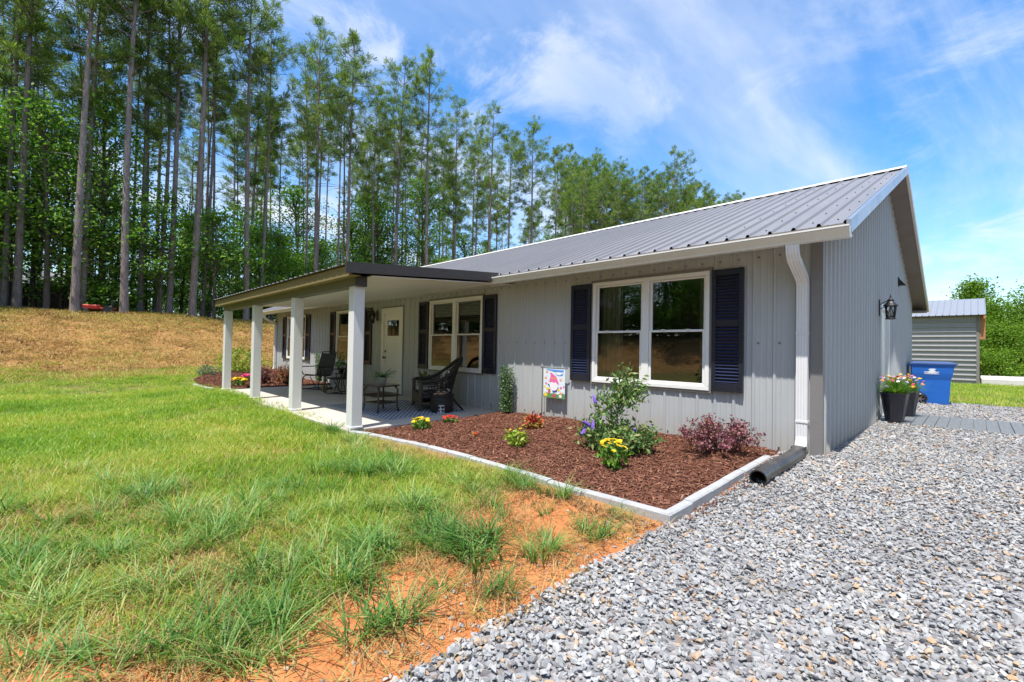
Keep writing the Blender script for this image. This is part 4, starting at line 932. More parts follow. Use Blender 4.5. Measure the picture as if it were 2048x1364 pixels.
# wicker settee: local -Y is the sitter's front, X across
def settee(loc, rz):
    t = thing('wicker_settee', 'dark wicker settee with rounded back and striped cushion on the rug', 'settee', loc, rz)
    W2 = .50
    # swept back and arm rail: plan curve from one arm round the back to the other
    def rail(u, off=0.0):
        a = math.pi*u; x = -math.cos(a)*(W2+off); y = -.28+(.62+off*.6)*max(0, math.sin(a))**.62; z = .56+.44*max(0, math.sin(a))**1.7; return x, y, z
    N = 40; pts = [(-W2, -.36, .555)]+[rail(i/N) for i in range(N+1)]+[(W2, -.36, .555)]
    # back leans outwards near the top
    pts = [(x, y+max(0, z-.56)*.30, z) for x, y, z in pts]
    MB().tube(pts, .034, 8).build('arm_rail', M('wicker'), t, smooth=True)
    st = MB(); base = []
    for i in range(1, N, 1):
        x, y, z = rail(i/N); top = Vector((x, y+max(0, z-.56)*.30, z)); bot = Vector((x*.93, min(y, .24)*.92, .30)); base.append(bot)
        st.bar(bot, top, .013); 
    for f in (.22, .44, .62, .80):
        line = []
        for i in range(0, N+1):
            x, y, z = rail(i/N); top = Vector((x, y+max(0, z-.56)*.30, z)); bot = Vector((x*.93, min(y, .24)*.92, .30)); line.append(bot.lerp(top, f))
        st.tube(line, .011, 5)
    st.build('woven_back', M('wicker'), t)
    pn = MB()
    V = []
    for i in range(0, N+1):
        x, y, z = rail(i/N); top = Vector((x, y+max(0, z-.56)*.30, z)); bot = Vector((x*.93, min(y, .24)*.92, .30)); V += [bot.lerp(top, .02), bot.lerp(top, .30)]
    pn.add(V, [(2*i, 2*i+2, 2*i+3, 2*i+1) for i in range(N)]); pn.build('lower_weave', M('wicker'), t, norm=False)
    MB().bbox(-W2+.02, W2-.02, -.40, .24, .24, .33, .02).build('seat_frame', M('wicker'), t)
    MB().bbox(-W2+.015, W2-.015, -.415, -.385, .12, .33, .01).build('front_apron', M('wicker_brown'), t)
    for sx in (-1, 1):
        MB().bbox(sx*(W2-.03)-.03, sx*(W2-.03)+.03, -.425, -.365, .02, .57, .01).build('front_leg', M('wicker_brown'), t)
        sp = MB(); 
        for z in (.36, .42, .48): sp.bar((sx*(W2-.01), -.40, z), (sx*(W2-.01), .1, z), .012)
        for k in range(9): sp.bar((sx*(W2-.01), -.36+k*.055, .32), (sx*(W2-.01), -.36+k*.055, .55), .009)
        sp.build('arm_weave', M('wicker'), t)
        MB().tube([(sx*(W2-.06), .20, .26), (sx*(W2-.04), .30, .14), (sx*(W2-.02), .42, .01)], [.024, .022, .018], 7).build('rear_leg', M('wicker'), t, smooth=True)
        MB().tube([(sx*(W2-.03), -.38, .03), (sx*(W2-.03), -.44, .015)], .02, 6).build('foot', M('wicker'), t, smooth=True)
    c = MB(); c.bbox(-W2+.06, W2-.06, -.37, .18, .33, .43, .045); c.build('cushion', M('cushion_stripe'), t, smooth=False)
    n = 10; V = []; F = []
    for s in (-1, 1):
        for i in range(n+1):
            for j in range(n+1):
                u, v = i/n*2-1, j/n*2-1; th = .075*((1-u**4)*(1-v**4))**.5; V.append((.22+u*.19, .10+s*th+v*.06, .58+v*.18))
    for s in range(2):
        o_ = s*(n+1)**2
        for i in range(n):
            for j in range(n): F.append((o_+i*(n+1)+j, o_+(i+1)*(n+1)+j, o_+(i+1)*(n+1)+j+1, o_+i*(n+1)+j+1))
    MB().add(V, F).build('pillow', M('cushion_stripe'), t, smooth=True, norm=False)
    return t
settee((-6.27, -.70, 0.0), math.atan2(-.42, .91)*1.0)
# round wicker stool beside it, with sandals and a candle lantern
t = thing('wicker_stool', 'low dark round wicker stool beside the settee', 'stool', (-5.72, -.98, 0.004))
MB().lathe([(.17, .0), (.20, .05), (.215, .17), (.20, .30), (.18, .33), (.02, .335)], n=20).build('body', M('wicker'), t, smooth=True)
b = MB()
for z in (.06, .12, .18, .24, .30): b.tube([(math.cos(k*.314)*.212, math.sin(k*.314)*.212, z) for k in range(20)], .010, 5, closed=True)
b.build('woven_rings', M('wicker'), t)
t = thing('sandals', 'pair of tan sandals lying on the wicker stool', 'sandals', (-5.70, -1.02, .34), .5)
for k, x in enumerate((-.06, .05)):
    s = MB().bbox(x-.038, x+.038, -.12, .12, .0, .022, .010).build('sole', M('shoe_tan'), t)
    MB().tube([(x-.036, .03, .02), (x-.02, .035, .05), (x+.02, .035, .05), (x+.036, .03, .02)], .012, 6).build('strap', M('shoe_tan'), s, smooth=True)
t = thing('candle_lantern', 'small white candle lantern on the floor beside the stool', 'lantern', (-5.57, -1.10, 0))
MB().bbox(-.045, .045, -.045, .045, .0, .02, .003).build('base', M('white_paint'), t); MB().bbox(-.045, .045, -.045, .045, .14, .16, .003).build('lid', M('white_paint'), t)
f = MB()
for sx in (-1, 1):
    for sy in (-1, 1): f.box(sx*.038-.006, sx*.038+.006, sy*.038-.006, sy*.038+.006, .02, .14)
f.box(-.04, .04, -.041, -.035, .075, .088); f.box(.035, .041, -.04, .04, .075, .088); f.build('frame', M('white_paint'), t)
MB().lathe([(.026, .02), (.026, .10), (.003, .11)], n=10).build('candle', M('blind_white'), t, smooth=True)
MB().tube([(-.03, 0, .16), (-.02, 0, .20), (.02, 0, .20), (.03, 0, .16)], .004, 5).build('handle', M('steel'), t)

# coffee table
t = thing('side_table', 'low bronze metal table with glass-like tan top and lower shelf', 'table', (-6.48, -1.80, 0.014), .12); t.scale = (.9, .9, 1)
MB().lathe([(.10, .455), (.33, .455), (.345, .462), (.345, .472), (.335, .478), (.10, .478)], n=4, ph=math.pi/4).build('rim', M('bronze_metal'), t)
def rrect(w_, h_, r, n=6):
    out = []
    for cx, cy, a0 in ((w_-r, h_-r, 0), (-w_+r, h_-r, 1), (-w_+r, -h_+r, 2), (w_-r, -h_+r, 3)):
        for k in range(n+1): a = (a0+k/n)*math.pi/2; out.append((cx+r*math.cos(a), cy+r*math.sin(a)))
    return out
MB().prism(rrect(.30, .28, .12), 'z', .463, .488).build('top', M('table_top'), t)
MB().tube([(a, b, .476) for a, b in rrect(.305, .285, .12)], .014, 6, closed=True).build('top_edge', M('bronze_metal'), t, smooth=True)
for sx in (-1, 1):
    for sy in (-1, 1):
        MB().tube([(sx*.20, sy*.19, .46), (sx*.245, sy*.235, .40), (sx*.235, sy*.225, .22), (sx*.24, sy*.23, .08), (sx*.265, sy*.255, .0)], [.022, .02, .017, .017, .02], 7).build('leg', M('bronze_metal'), t, smooth=True)
s = MB()
for k in range(11): s.box(-.22+k*.042, -.22+k*.042+.02, -.215, .215, .155, .163)
s.box(-.235, .235, -.225, -.205, .15, .17); s.box(-.235, .235, .205, .225, .15, .17); s.box(-.235, -.215, -.22, .22, .15, .17); s.box(.215, .235, -.22, .22, .15, .17)
s.build('shelf', M('bronze_metal'), t)

# leaf clouds used by small plants
def leaves(P, size, mat, name, up=0.5, aspect=0.45, fold=0.25, rs=None):
    """one folded leaf (4 tris) at each point"""
    r_ = rs or nr; P = np.asarray(P, float); n = len(P); d = r_.normal(size=(n, 3)); d[:, 2] = d[:, 2]*0.6+up; d /= np.linalg.norm(d, axis=1)[:, None]
    a = r_.normal(size=(n, 3)); a -= (a*d).sum(1)[:, None]*d; a /= np.linalg.norm(a, axis=1)[:, None]; b = np.cross(d, a)
    L = (size*r_.uniform(.65, 1.3, n))[:, None]; W = L*aspect
    V = np.stack([P, P+a*L*.45+b*W*.5+d*L*fold*.4, P+a*L, P+a*L*.45-b*W*.5+d*L*fold*.4, P+a*L*.5], 1).reshape(-1, 3)
    i = np.arange(n)[:, None]*5; F = np.concatenate([i+np.array([[0, 4, 1]]), i+np.array([[1, 4, 2]]), i+np.array([[0, 3, 4]]), i+np.array([[3, 2, 4]])], 0)
    return npmesh(name, V, F, mat)
def blob(n, r, c=(0, 0, 0), shell=0.45):
    q = nr.normal(size=(n, 3)); q /= np.linalg.norm(q, axis=1)[:, None]; q *= (nr.uniform(shell, 1, n)**.6)[:, None]
    return q*np.array(r)+np.array(c)
t = thing('potted_fern', 'green fern in a small grey pot on the low table', 'potted plant', (-6.50, -1.76, .503)); t.scale = (1.25, 1.25, 1.2)
MB().lathe([(.045, .0), (.062, .10), (.066, .105), (.058, .10), (.01, .09)], n=14).build('pot', M('pot_grey'), t, smooth=True)
V = []; F = []
for k in range(34):
    a = nr.uniform(0, 6.28); L = nr.uniform(.12, .24); e = nr.uniform(.25, 1.2)
    for i in range(9):
        s = i/8; p = np.array([math.cos(a)*L*s*math.cos(e*.6), math.sin(a)*L*s*math.cos(e*.6), .10+L*s*math.sin(e)-.28*L*s*s]); w_ = .035*(1-s*.8)
        q = np.array([-math.sin(a), math.cos(a), 0])
        for sg in (-1, 1):
            o_ = len(V); V += [p, p+q*sg*w_+np.array([math.cos(a)*.012, math.sin(a)*.012, .01]), p+np.array([math.cos(a)*.022, math.sin(a)*.022, .004])]; F.append((o_, o_+1, o_+2))
link('fronds', npmesh('fronds', V, F, M('leaf_fern')), t)
t = thing('houseplant', 'broad-leaved houseplant standing behind the wicker settee', 'potted plant', (-7.25, -.30, 0))
MB().lathe([(.11, .0), (.15, .26), (.16, .27), (.15, .28), (.02, .26)], n=14).build('pot', M('wicker'), t, smooth=True)
V = []; F = []
for k in range(22):
    a = nr.uniform(0, 6.28); L = nr.uniform(.35, .62); e = nr.uniform(.7, 1.35); o_ = len(V); q = np.array([-math.sin(a), math.cos(a), 0]); pts = []
    for i in range(6):
        s = i/5; p = np.array([math.cos(a)*L*s*math.cos(e)*1.2, math.sin(a)*L*s*math.cos(e)*1.2, .27+L*s*math.sin(e)*1.15-.30*L*s**3]); w_ = .028*math.sin(.25+s*2.7)
        V += [p-q*w_, p+q*w_]
    F += [(o_+2*i, o_+2*i+1, o_+2*i+3, o_+2*i+2) for i in range(5)]
link('leaves', npmesh('leaves', V, F, M('leaf_houseplant')), t)

# sling spring chairs: local -Y front
def sling_chair(loc, rz, label):
    t = thing('sling_chair', label, 'chair', loc, rz, 'black sling patio chairs')
    for sx in (-1, 1):
        x = sx*.27
        f = MB().tube([(x, .25, .02), (x, -.20, .016), (x, -.30, .03), (x, -.33, .08), (x, -.31, .20), (x, -.27, .34), (x, -.20, .385), (x, .10, .36)], .014, 8)
        f.build('spring_frame', M('black_metal'), t, smooth=True)
        MB().tube([(x, .26, .02), (x*.98, .18, .05), (x*.9, -.05, .34)], .012, 6).build('rear_strut', M('black_metal'), t, smooth=True)
        MB().tube([(x*.92, -.24, .41), (x*.92, .16, .37), (x*.92, .22, .42), (x*.90, .33, .75), (x*.88, .40, 1.02)], .014, 8).build('seat_rail', M('black_metal'), t, smooth=True)
        MB().tube([(x*1.08, -.24, .40), (x*1.12, -.30, .50), (x*1.14, -.33, .58), (x*1.14, -.29, .62), (x*1.12, -.18, .625), (x*1.08, .06, .62), (x*.95, .28, .63)], .013, 8).build('armrest', M('black_metal'), t, smooth=True)
        MB().tube([(x*1.14, -.33, .58), (x*1.14, -.37, .585), (x*1.14, -.385, .615), (x*1.14, -.365, .64), (x*1.14, -.335, .63)], .012, 6).build('scroll', M('black_metal'), t, smooth=True)
    MB().tube([(-.24, .405, 1.02), (0, .42, 1.035), (.24, .405, 1.02)], .014, 8).build('top_rail', M('black_metal'), t, smooth=True)
    for y, z in ((-.15, .015), (.25, .02), (-.22, .39)): MB().tube([(-.27, y, z), (.27, y, z)], .012, 6).build('cross_bar', M('black_metal'), t)
    pr_ = [(-.25, .40), (-.18, .41), (0, .385), (.14, .37), (.20, .40), (.24, .50), (.32, .75), (.39, .99)]; V = []
    for y, z in pr_:
        for u in np.linspace(-1, 1, 7): V.append((u*.235, y+.012*(1-u*u), z-.012*(1-u*u)))
    MB().add(V, [(i*7+j, i*7+j+1, (i+1)*7+j+1, (i+1)*7+j) for i in range(7) for j in range(6)]).build('sling', M('sling_mesh'), t, smooth=True, norm=False)
sling_chair((-11.45, -.98, 0), R(28), 'black sling patio chair facing out, nearer the far flower bed')
sling_chair((-10.05, -.95, 0), R(-62), 'black sling patio chair turned side on beside the front window')
t = thing('plant_stand', 'small black stand with a potted plant between the sling chairs', 'plant stand', (-10.85, -.62, 0))
MB().lathe([(.16, .44), (.17, .45), (.17, .465), (.02, .468)], n=16).build('top', M('black_metal'), t)
for k in range(3): a = k*2.094+.4; MB().tube([(math.cos(a)*.13, math.sin(a)*.13, .45), (math.cos(a)*.09, math.sin(a)*.09, .22), (math.cos(a)*.16, math.sin(a)*.16, 0)], .011, 6).build('leg', M('black_metal'), t, smooth=True)
t = thing('potted_plant', 'trailing green plant in a black pot between the sling chairs', 'potted plant', (-10.85, -.62, .468))
MB().lathe([(.06, 0), (.085, .12), (.09, .13), (.02, .12)], n=14).build('pot', M('black_metal'), t, smooth=True)
link('leaves', leaves(np.concatenate([blob(130, (.15, .15, .12), (0, 0, .24)), blob(40, (.05, .05, .22), (.02, 0, .38))]), .06, M('leaf_fern'), 'leaves'), t)
t = thing('flower_pot', 'small tan pot on the porch floor between the sling chairs', 'pot', (-10.72, -1.12, 0))
MB().lathe([(.06, 0), (.085, .13), (.095, .135), (.095, .165), (.08, .165), (.01, .14)], n=14).build('pot', M('jute'), t, smooth=True)
link('leaves', leaves(blob(30, (.07, .07, .05), (0, 0, .19)), .05, M('leaf_houseplant'), 'leaves'), t)

# ------------------------------------------------------------------ bed edging, one block at a time
def edging(name, path, label, block=.405, wd=.095, z0=None, h=.10, inside=1):
    p = [Vector((a, b, 0)) for a, b in path]; ed = thing(name, label, 'edging', (p[0].x, p[0].y, 0)); off = p[0].copy()
    L = [0.0]
    for a, b in zip(p[:-1], p[1:]): L.append(L[-1]+(b-a).length)
    def at(s):
        s = max(0, min(L[-1], s))
        for i in range(len(p)-1):
            if s <= L[i+1]+1e-9: return p[i].lerp(p[i+1], (s-L[i])/(L[i+1]-L[i]))
    n = max(1, round(L[-1]/block)); st = L[-1]/n
    for k in range(n):
        a, b = at(k*st+.003), at((k+1)*st-.003); d = (b-a).normalized(); q = Vector((-d.y, d.x, 0))*inside
        dz = rnd.uniform(-.006, .005); zs_ = [(z0(e) if callable(z0) else z0)+dz for e in (a, b)]; a = a-off; b = b-off; j = rnd.uniform(-.006, .006)
        ch = .012; V = []
        for e, t_ in ((a, 0), (b, 1)):
            zt = zs_[t_]; lo = zt-.16
            for u, z in ((0, lo), (0, zt-ch), (ch, zt), (wd-ch, zt), (wd, zt-ch), (wd, lo)): V.append(e+q*(u+j)+Vector((0, 0, z)))
        MB().add(V, [(0,1,2,3,4,5)[::-1], (6,7,8,9,10,11)]+[(i, (i+1)%6, 6+(i+1)%6, 6+i) for i in range(6)]).build('edging_block', M('edging_concrete'), ed)
edging('garden_edging', EDGE_R, 'pale concrete block edging along the lawn side of the near bed', z0=-0.018, wd=.082)
edging('garden_edging', [(-.40, -2.735), (-.39, -1.8), (-.38, -1.05), (-.37, -.42)], 'pale concrete block edging between the near bed and the gravel', wd=.082, z0=lambda q: -.015+.085*max(0, min(1, (q.y+2.6)/2.2)))
edging('garden_edging', EDGE_L[:4][::-1], 'pale concrete block edging along the far bed', z0=0.03, inside=-1)
edging('garden_edging', EDGE_L[3:][::-1], 'grey concrete edging round the back of the far bed', z0=.12, inside=-1)

# ------------------------------------------------------------------ garden plants
def flower_head(r, n=3):
    mb = MB(); 
    for k in range(14):
        a = k*2.399; q = math.sqrt(k/14)*r; z = math.sqrt(max(0, 1-(q/r)**2))*r*.5
        mb.obox((q*math.cos(a), q*math.sin(a), z), (r*.22, 0, 0), (0, r*.22, 0), (0, 0, r*.10))
    return mb
def mound(name, label, cat, px, py, rad, h, mat, n, leaf, heads=0, hmat=None, hr=.03, zf=None, aspect=.5, group=None, up=.5):
    z = .0; p = on_z(px, py, -.03)
    for _ in range(4): z = float((zf or bed_z)(np.array([p.x]), np.array([p.y]))[0]); p = on_z(px, py, z)
    t = thing(name, label, cat, (p.x, p.y, z), rnd.uniform(0, 6), group)
    P = blob(n, (rad, rad, h*.55), (0, 0, h*.5), .25); P[:, :2] *= (1+.22*np.sin(np.arctan2(P[:, 1], P[:, 0])*3+rnd.uniform(0, 6)))[:, None]
    P[:, 2] = np.maximum(P[:, 2], .015); link('foliage', leaves(P, leaf, M(mat), 'foliage', up, aspect), t)
    st = MB()
    for k in range(9): a = rnd.uniform(0, 6.28); st.tube([(0, 0, -.02), (math.cos(a)*rad*.25, math.sin(a)*rad*.25, h*.35), (math.cos(a)*rad*.6, math.sin(a)*rad*.6, h*.8)], [.006, .004, .002], 4)
    st.build('stems', M('bark'), t)
    if heads:
        hm = flower_head(hr).mesh('flower', M(hmat))
        for k in range(heads):
            a = k*2.399+rnd.uniform(-.3, .3); q = math.sqrt((k+.5)/heads)*rad*.95; zz = h*(.62+.48*math.sqrt(max(0, 1-(q/rad)**2)))
            f = link('flower', hm, t, loc=(q*math.cos(a), q*math.sin(a), zz)); f.rotation_euler = (rnd.uniform(-.5, .5), rnd.uniform(-.5, .5), rnd.uniform(0, 6)); s = rnd.uniform(.75, 1.2); f.scale = (s, s, s)
    return t
G = 'yellow lantana in the near bed'
mound('lantana', 'yellow flowered lantana nearest the edging corner, in front of the purple bush', 'flower', 1224, 938, .155, .27, 'leaf_bright', 260, .062, 13, 'petal_yellow', .030, group=G)
mound('lantana', 'lime green lantana with few yellow flowers in the middle of the near bed', 'flower', 1034, 893, .155, .20, 'leaf_lime', 240, .06, 4, 'petal_yellow', .024, group=G)
mound('lantana', 'yellow flowered lantana beside the concrete porch edge', 'flower', 842, 858, .15, .15, 'leaf_bright', 220, .055, 10, 'petal_yellow', .032, group=G)
mound('verbena', 'low red flowered plant against the porch slab edge', 'flower', 899, 846, .14, .10, 'leaf_bright', 130, .045, 11, 'petal_red', .028)
mound('seedling', 'tiny red flowered seedling alone in the mulch', 'flower', 951, 874, .05, .05, 'leaf_coleus', 26, .04, 3, 'petal_red', .018)
mound('coleus', 'red and yellow leaved coleus in front of the garden flag', 'flower', 1066, 858, .14, .22, 'leaf_coleus', 230, .07)
# loropetalum
def loro(label, px, py, rx, h, mat, n, zf=None, leaf=.036):
    z = 0.; p = on_z(px, py, 0)
    for _ in range(4): z = float((zf or bed_z)(np.array([p.x]), np.array([p.y]))[0]); p = on_z(px, py, z)
    t = thing('loropetalum', label, 'shrub', (p.x, p.y, z), 0, 'dark leaved low shrubs'); P = []
    st = MB()
    for k in range(60):
        a = rnd.uniform(0, 6.28); e = rnd.uniform(.12, 1.3); L = rx*rnd.uniform(.75, 1.15); tip = Vector((math.cos(a)*L*math.cos(e), math.sin(a)*L*math.cos(e)*.85, h*math.sin(e)*rnd.uniform(.8, 1.25)+.05))
        mid = tip*.55+Vector((0, 0, h*.22)); st.tube([(0, 0, 0), mid, tip], [.006, .004, .002], 4)
        m_ = n//60; s = nr.uniform(.35, 1.02, m_)[:, None]; q = np.array(mid)[None]*2*s*(1-s)+np.array(tip)[None]*s*s; P.append(q+nr.normal(0, .024, (m_, 3)))
    P = np.concatenate(P); P[:, 2] = np.maximum(P[:, 2], .02); link('foliage', leaves(P, leaf, M(mat), 'foliage', .4, .55), t); st.build('branches', M('bark'), t); return t
loro('purple leaved spreading shrub beside the downspout', 1440, 905, .54, .31, 'leaf_purple', 3200)
# butterfly bush
p = on_z(1232, 900, .02); t = thing('butterfly_bush', 'leaning green bush with violet flower spikes under the big window', 'shrub', (p.x, p.y, .015))
br = MB(); P = []
def spray(base, tip, n, sp, bend=.1):
    base, tip = Vector(base), Vector(tip); mid = base.lerp(tip, .5)+Vector((0, 0, bend)); br.tube([base, mid, tip], [.009, .006, .003], 5)
    s = nr.uniform(.2, 1.03, n)[:, None]; q = (1-s)**2*np.array(base)+2*s*(1-s)*np.array(mid)+s*s*np.array(tip); P.append(q+nr.normal(0, sp, (n, 3)))
rx, ry = _r.x, _r.y
def V3(a, z, b=0): return (rx*a-ry*b, ry*a+rx*b, z)      # a = across the view, b = away
spray((0,0,0), V3(.02, .55), 80, .05); spray(V3(.02, .5), V3(.12, .86), 150, .07); spray(V3(.02, .5), V3(.02, .78), 130, .06); spray(V3(.02, .48), V3(.32, .72), 150, .055)
spray(V3(.0, .42), V3(-.18, .60, .05), 130, .05); spray(V3(.05, .6), V3(.18, .62, -.1), 120, .07); spray(V3(0, .35), V3(-.27, .42, -.08), 90, .04); spray(V3(.05, .6), V3(.10, .97), 60, .05)
for k in range(38):
    a = rnd.uniform(0, 6.28); L = rnd.uniform(.18, .46); spray((0,0,0), (math.cos(a)*L, math.sin(a)*L*.8, rnd.uniform(.08, .28)), 100, .055, .06)
P = np.concatenate(P); P[:, 2] = np.maximum(P[:, 2], .02); link('foliage', leaves(P, .072, M('leaf_bush'), 'foliage', .3, .40), t); br.build('branches', M('bark'), t)
sm = MB()
for k in range(40):
    s = k/40; a = k*2.4; r = .018*(1-s*.75); sm.obox((math.cos(a)*r, math.sin(a)*r, s*.11), (.006, 0, 0), (0, .006, 0), (0, 0, .005))
sm = sm.mesh('flower_spike', M('petal_purple'))
for a, z, b in ((-.25, .56, 0), (-.33, .30, -.05), (-.42, .20, -.1), (.19, .22, -.16), (-.30, .26, -.1)):
    f = link('flower_spike', sm, t, loc=V3(a, z, b)); f.rotation_euler = (rnd.uniform(-.9, .9), rnd.uniform(-1.0, .2), rnd.uniform(0, 6))
# sky pencil holly
def holly(x, y, z, h, label):
    t = thing('pencil_holly', label, 'shrub', (x, y, z), rnd.uniform(0, 6)); P = []; st = MB()
    for k in range(7):
        a = k*.9; r0, r1 = .03, rnd.uniform(.03, .10); hh = h*rnd.choice((1.0, .95, .85, .8, .7)); tip = Vector((math.cos(a)*r1, math.sin(a)*r1, hh)); st.tube([(0,0,0), (math.cos(a)*r0*1.8, math.sin(a)*r0*1.8, hh*.4), tip], [.007, .005, .002], 4)
        s = nr.uniform(.10, 1.02, 480)[:, None]; q = np.stack([np.cos(a)*(r0*1.8+(r1-r0)*s[:, 0]), np.sin(a)*(r0*1.8+(r1-r0)*s[:, 0]), hh*s[:, 0]], 1); P.append(q+nr.normal(0, .026, (480, 3))*np.array([1, 1, .6]))
    P = np.concatenate(P); P[:, 2] = np.maximum(P[:, 2], .02); link('foliage', leaves(P, .031, M('leaf_holly'), 'foliage', .7, .5), t); st.build('stems', M('bark'), t)
holly(-4.80, -.20, -.02, .88, 'narrow upright holly where the porch slab meets the near bed')
holly(-13.35, -.22, .0, .95, 'narrow upright holly behind the far sling chair')
# far bed
zb = bedl_z
mound('catmint', 'blue-green upright clump at the tip of the far bed', 'flower', 416, 757, .34, .42, 'leaf_blue', 420, .10, zf=zb, aspect=.2, up=.1)
mound('marigold', 'yellow flowered mound beside the last porch post', 'flower', 478, 772, .20, .20, 'leaf_bright', 200, .06, 16, 'petal_yellow', .045, zf=zb)
mound('petunia', 'bright pink flowered plant in the far bed', 'flower', 497, 764, .18, .20, 'leaf_bright', 100, .06, 16, 'petal_pink', .055, zf=zb)
mound('spirea', 'lime green airy shrub at the back of the far bed', 'shrub', 482, 752, .75, 1.05, 'leaf_lime', 900, .13, zf=zb, aspect=.3, up=.2)
loro('wine red spreading shrub in the far bed', 528, 768, .42, .45, 'leaf_purple', 1500, zb, .055)
loro('rust red spreading shrub in the far bed by the porch', 572, 769, .50, .52, 'leaf_rust', 1700, zb, .055)

# ------------------------------------------------------------------ garden flag on a wire stand
plain('flag_cloth', (0.72, 0.80, 0.86), 0.8, var=0.05); plain('print_blue', (0.10, 0.30, 0.72), 0.8); plain('print_pink', (0.80, 0.15, 0.38), 0.8, var=.2, scale=30); plain('print_white', (0.86, 0.84, 0.86), 0.8)
plain('print_green', (0.12, 0.28, 0.10), 0.8, var=.4, scale=40); plain('print_navy', (0.06, 0.07, 0.28), 0.8); plain('print_orange', (0.80, 0.33, 0.10), 0.8); plain('print_yellow', (0.85, 0.62, 0.05), 0.8); plain('print_red', (0.50, 0.10, 0.10), 0.8)
p = on_y(1083, 834, -.10); q1 = on_y(1087, 735, -.10); q2 = on_y(1131, 735, -.10)
t = thing('garden_flag', 'small garden flag with a pink capped gnome print on a wire stand', 'flag', (p.x, -.10, p.z-.02))
hh = q1.z-t.location.z; fx0, fx1 = q1.x-t.location.x+.012, q2.x-t.location.x-.004
st = MB().tube([(0, 0, -.08), (.004, 0, hh*.5), (.010, 0, hh), (-.006, 0, hh+.018), (-.022, 0, hh+.012), (-.022, 0, hh-.006), (-.004, 0, hh-.008)], .006, 6)
st.tube([(.008, 0, hh-.004), (fx1+.01, 0, hh-.004), (fx1+.038, 0, hh-.004), (fx1+.046, 0, hh+.008), (fx1+.034, 0, hh+.016), (fx1+.016, 0, hh+.014)], .006, 6); st.build('wire_stand', M('black_metal'), t, smooth=True)
fw_, fh = fx1-fx0, .50; ft = hh-.004
fl = MB().box(fx0, fx1, -.003, .0, ft-fh, ft).build('flag', M('flag_cloth'), t)
def shape(pts, mat, layer, name): MB().add([(fx0+u*fw_, -.0034-.0006*layer, ft-v*fh) for u, v in pts], [tuple(range(len(pts)))]).build(name, M(mat), fl, norm=False)
def ell(cx, cy, a, b, n=16): return [(cx+a*math.cos(k*6.283/n), cy+b*math.sin(k*6.283/n)) for k in range(n)]
shape([(.10, .03), (.95, .05), (.92, .12), (.55, .13), (.15, .06)], 'print_blue', 1, 'printed_sky'); shape(ell(.75, .20, .17, .05), 'print_blue', 1, 'printed_cloud'); shape(ell(.72, .17, .13, .05), 'print_white', 2, 'printed_cloud')
shape([(0, .88), (.15, .82), (.3, .86), (.5, .83), (.7, .87), (.85, .80), (1, .84), (1, 1), (0, 1)], 'print_green', 1, 'printed_grass')
shape([(.26, .46), (.34, .25), (.30, .14), (.40, .16), (.50, .22), (.60, .28), (.70, .46), (.74, .55), (.5, .48)], 'print_pink', 2, 'printed_cap'); shape([(.36, .32), (.60, .32), (.62, .36), (.35, .36)], 'print_orange', 3, 'printed_band')
shape(ell(.49, .60, .19, .15), 'print_white', 3, 'printed_beard'); shape(ell(.49, .46, .055, .03), 'print_pink', 4, 'printed_nose')
shape([(.18, .53), (.28, .55), (.40, .70), (.36, .72)], 'print_navy', 2, 'printed_arm'); shape([(.66, .62), (.72, .63), (.62, .80), (.45, .82), (.42, .74), (.58, .74)], 'print_navy', 2, 'printed_arm')
shape(ell(.28, .78, .06, .08), 'print_red', 3, 'printed_boot'); shape(ell(.50, .92, .10, .06), 'print_red', 3, 'printed_boot')
for u, v, a, m_ in ((.10, .90, .09, 'print_yellow'), (.20, .70, .07, 'print_yellow'), (.05, .63, .05, 'print_yellow'), (.72, .72, .06, 'print_yellow'), (.82, .64, .05, 'print_pink'), (.95, .60, .04, 'print_pink'), (.80, .92, .07, 'print_white'), (.12, .52, .05, 'print_pink'), (.82, .83, .06, 'print_orange'), (.10, .78, .05, 'print_white'), (.92, .76, .04, 'print_white')):
    shape(ell(u, v, a, a*.72), m_, 3, 'printed_flower')
for u, v in ((.16, .12), (.82, .37), (.11, .33)): shape([(u-.07, v-.05), (u, v), (u+.05, v-.06), (u+.03, v+.05), (u-.05, v+.04)], 'print_orange', 2, 'printed_butterfly')

# ------------------------------------------------------------------ drain pipe
t = thing('drain_pipe', 'black plastic drain pipe leading from the downspout over the gravel edge', 'pipe', (-.157, -.22, .09))
a, b = Vector((0, 0, .03)), Vector((-.035, -1.20, -.04)); pts = []; rs = []
N = 60
for k in range(N+1):
    pts.append(a.lerp(b, k/N)+Vector((.012*math.sin(k*.1), 0, 0))); rs.append(.076+.0004*math.sin(k*2.1))
mb = MB().tube(pts, rs, 20, caps=False); pp = pts[::-1]; mb.tube(pp, .069, 20, caps=False)
d = (b-a).normalized(); mb.tube([b, b+d*.004], [.0695, .0695], 20, caps=False)
u = d.cross(Vector((0, 0, 1))).normalized(); v = u.cross(d); o_ = len(mb.v)
for k in range(20): q = k*6.2832/20; e = u*math.cos(q)+v*math.sin(q); mb.v += [tuple(b+d*.004+e*.0785), tuple(b+d*.004+e*.068)]
for k in range(20): j = (k+1)%20; mb.f.append((o_+2*k, o_+2*j, o_+2*j+1, o_+2*k+1))
mb.build('pipe', M('drain_plastic'), t, smooth=True)
MB().bbox(-.068, .068, -.03, .06, -.04, .095, .01).build('adapter', M('drain_plastic'), t)

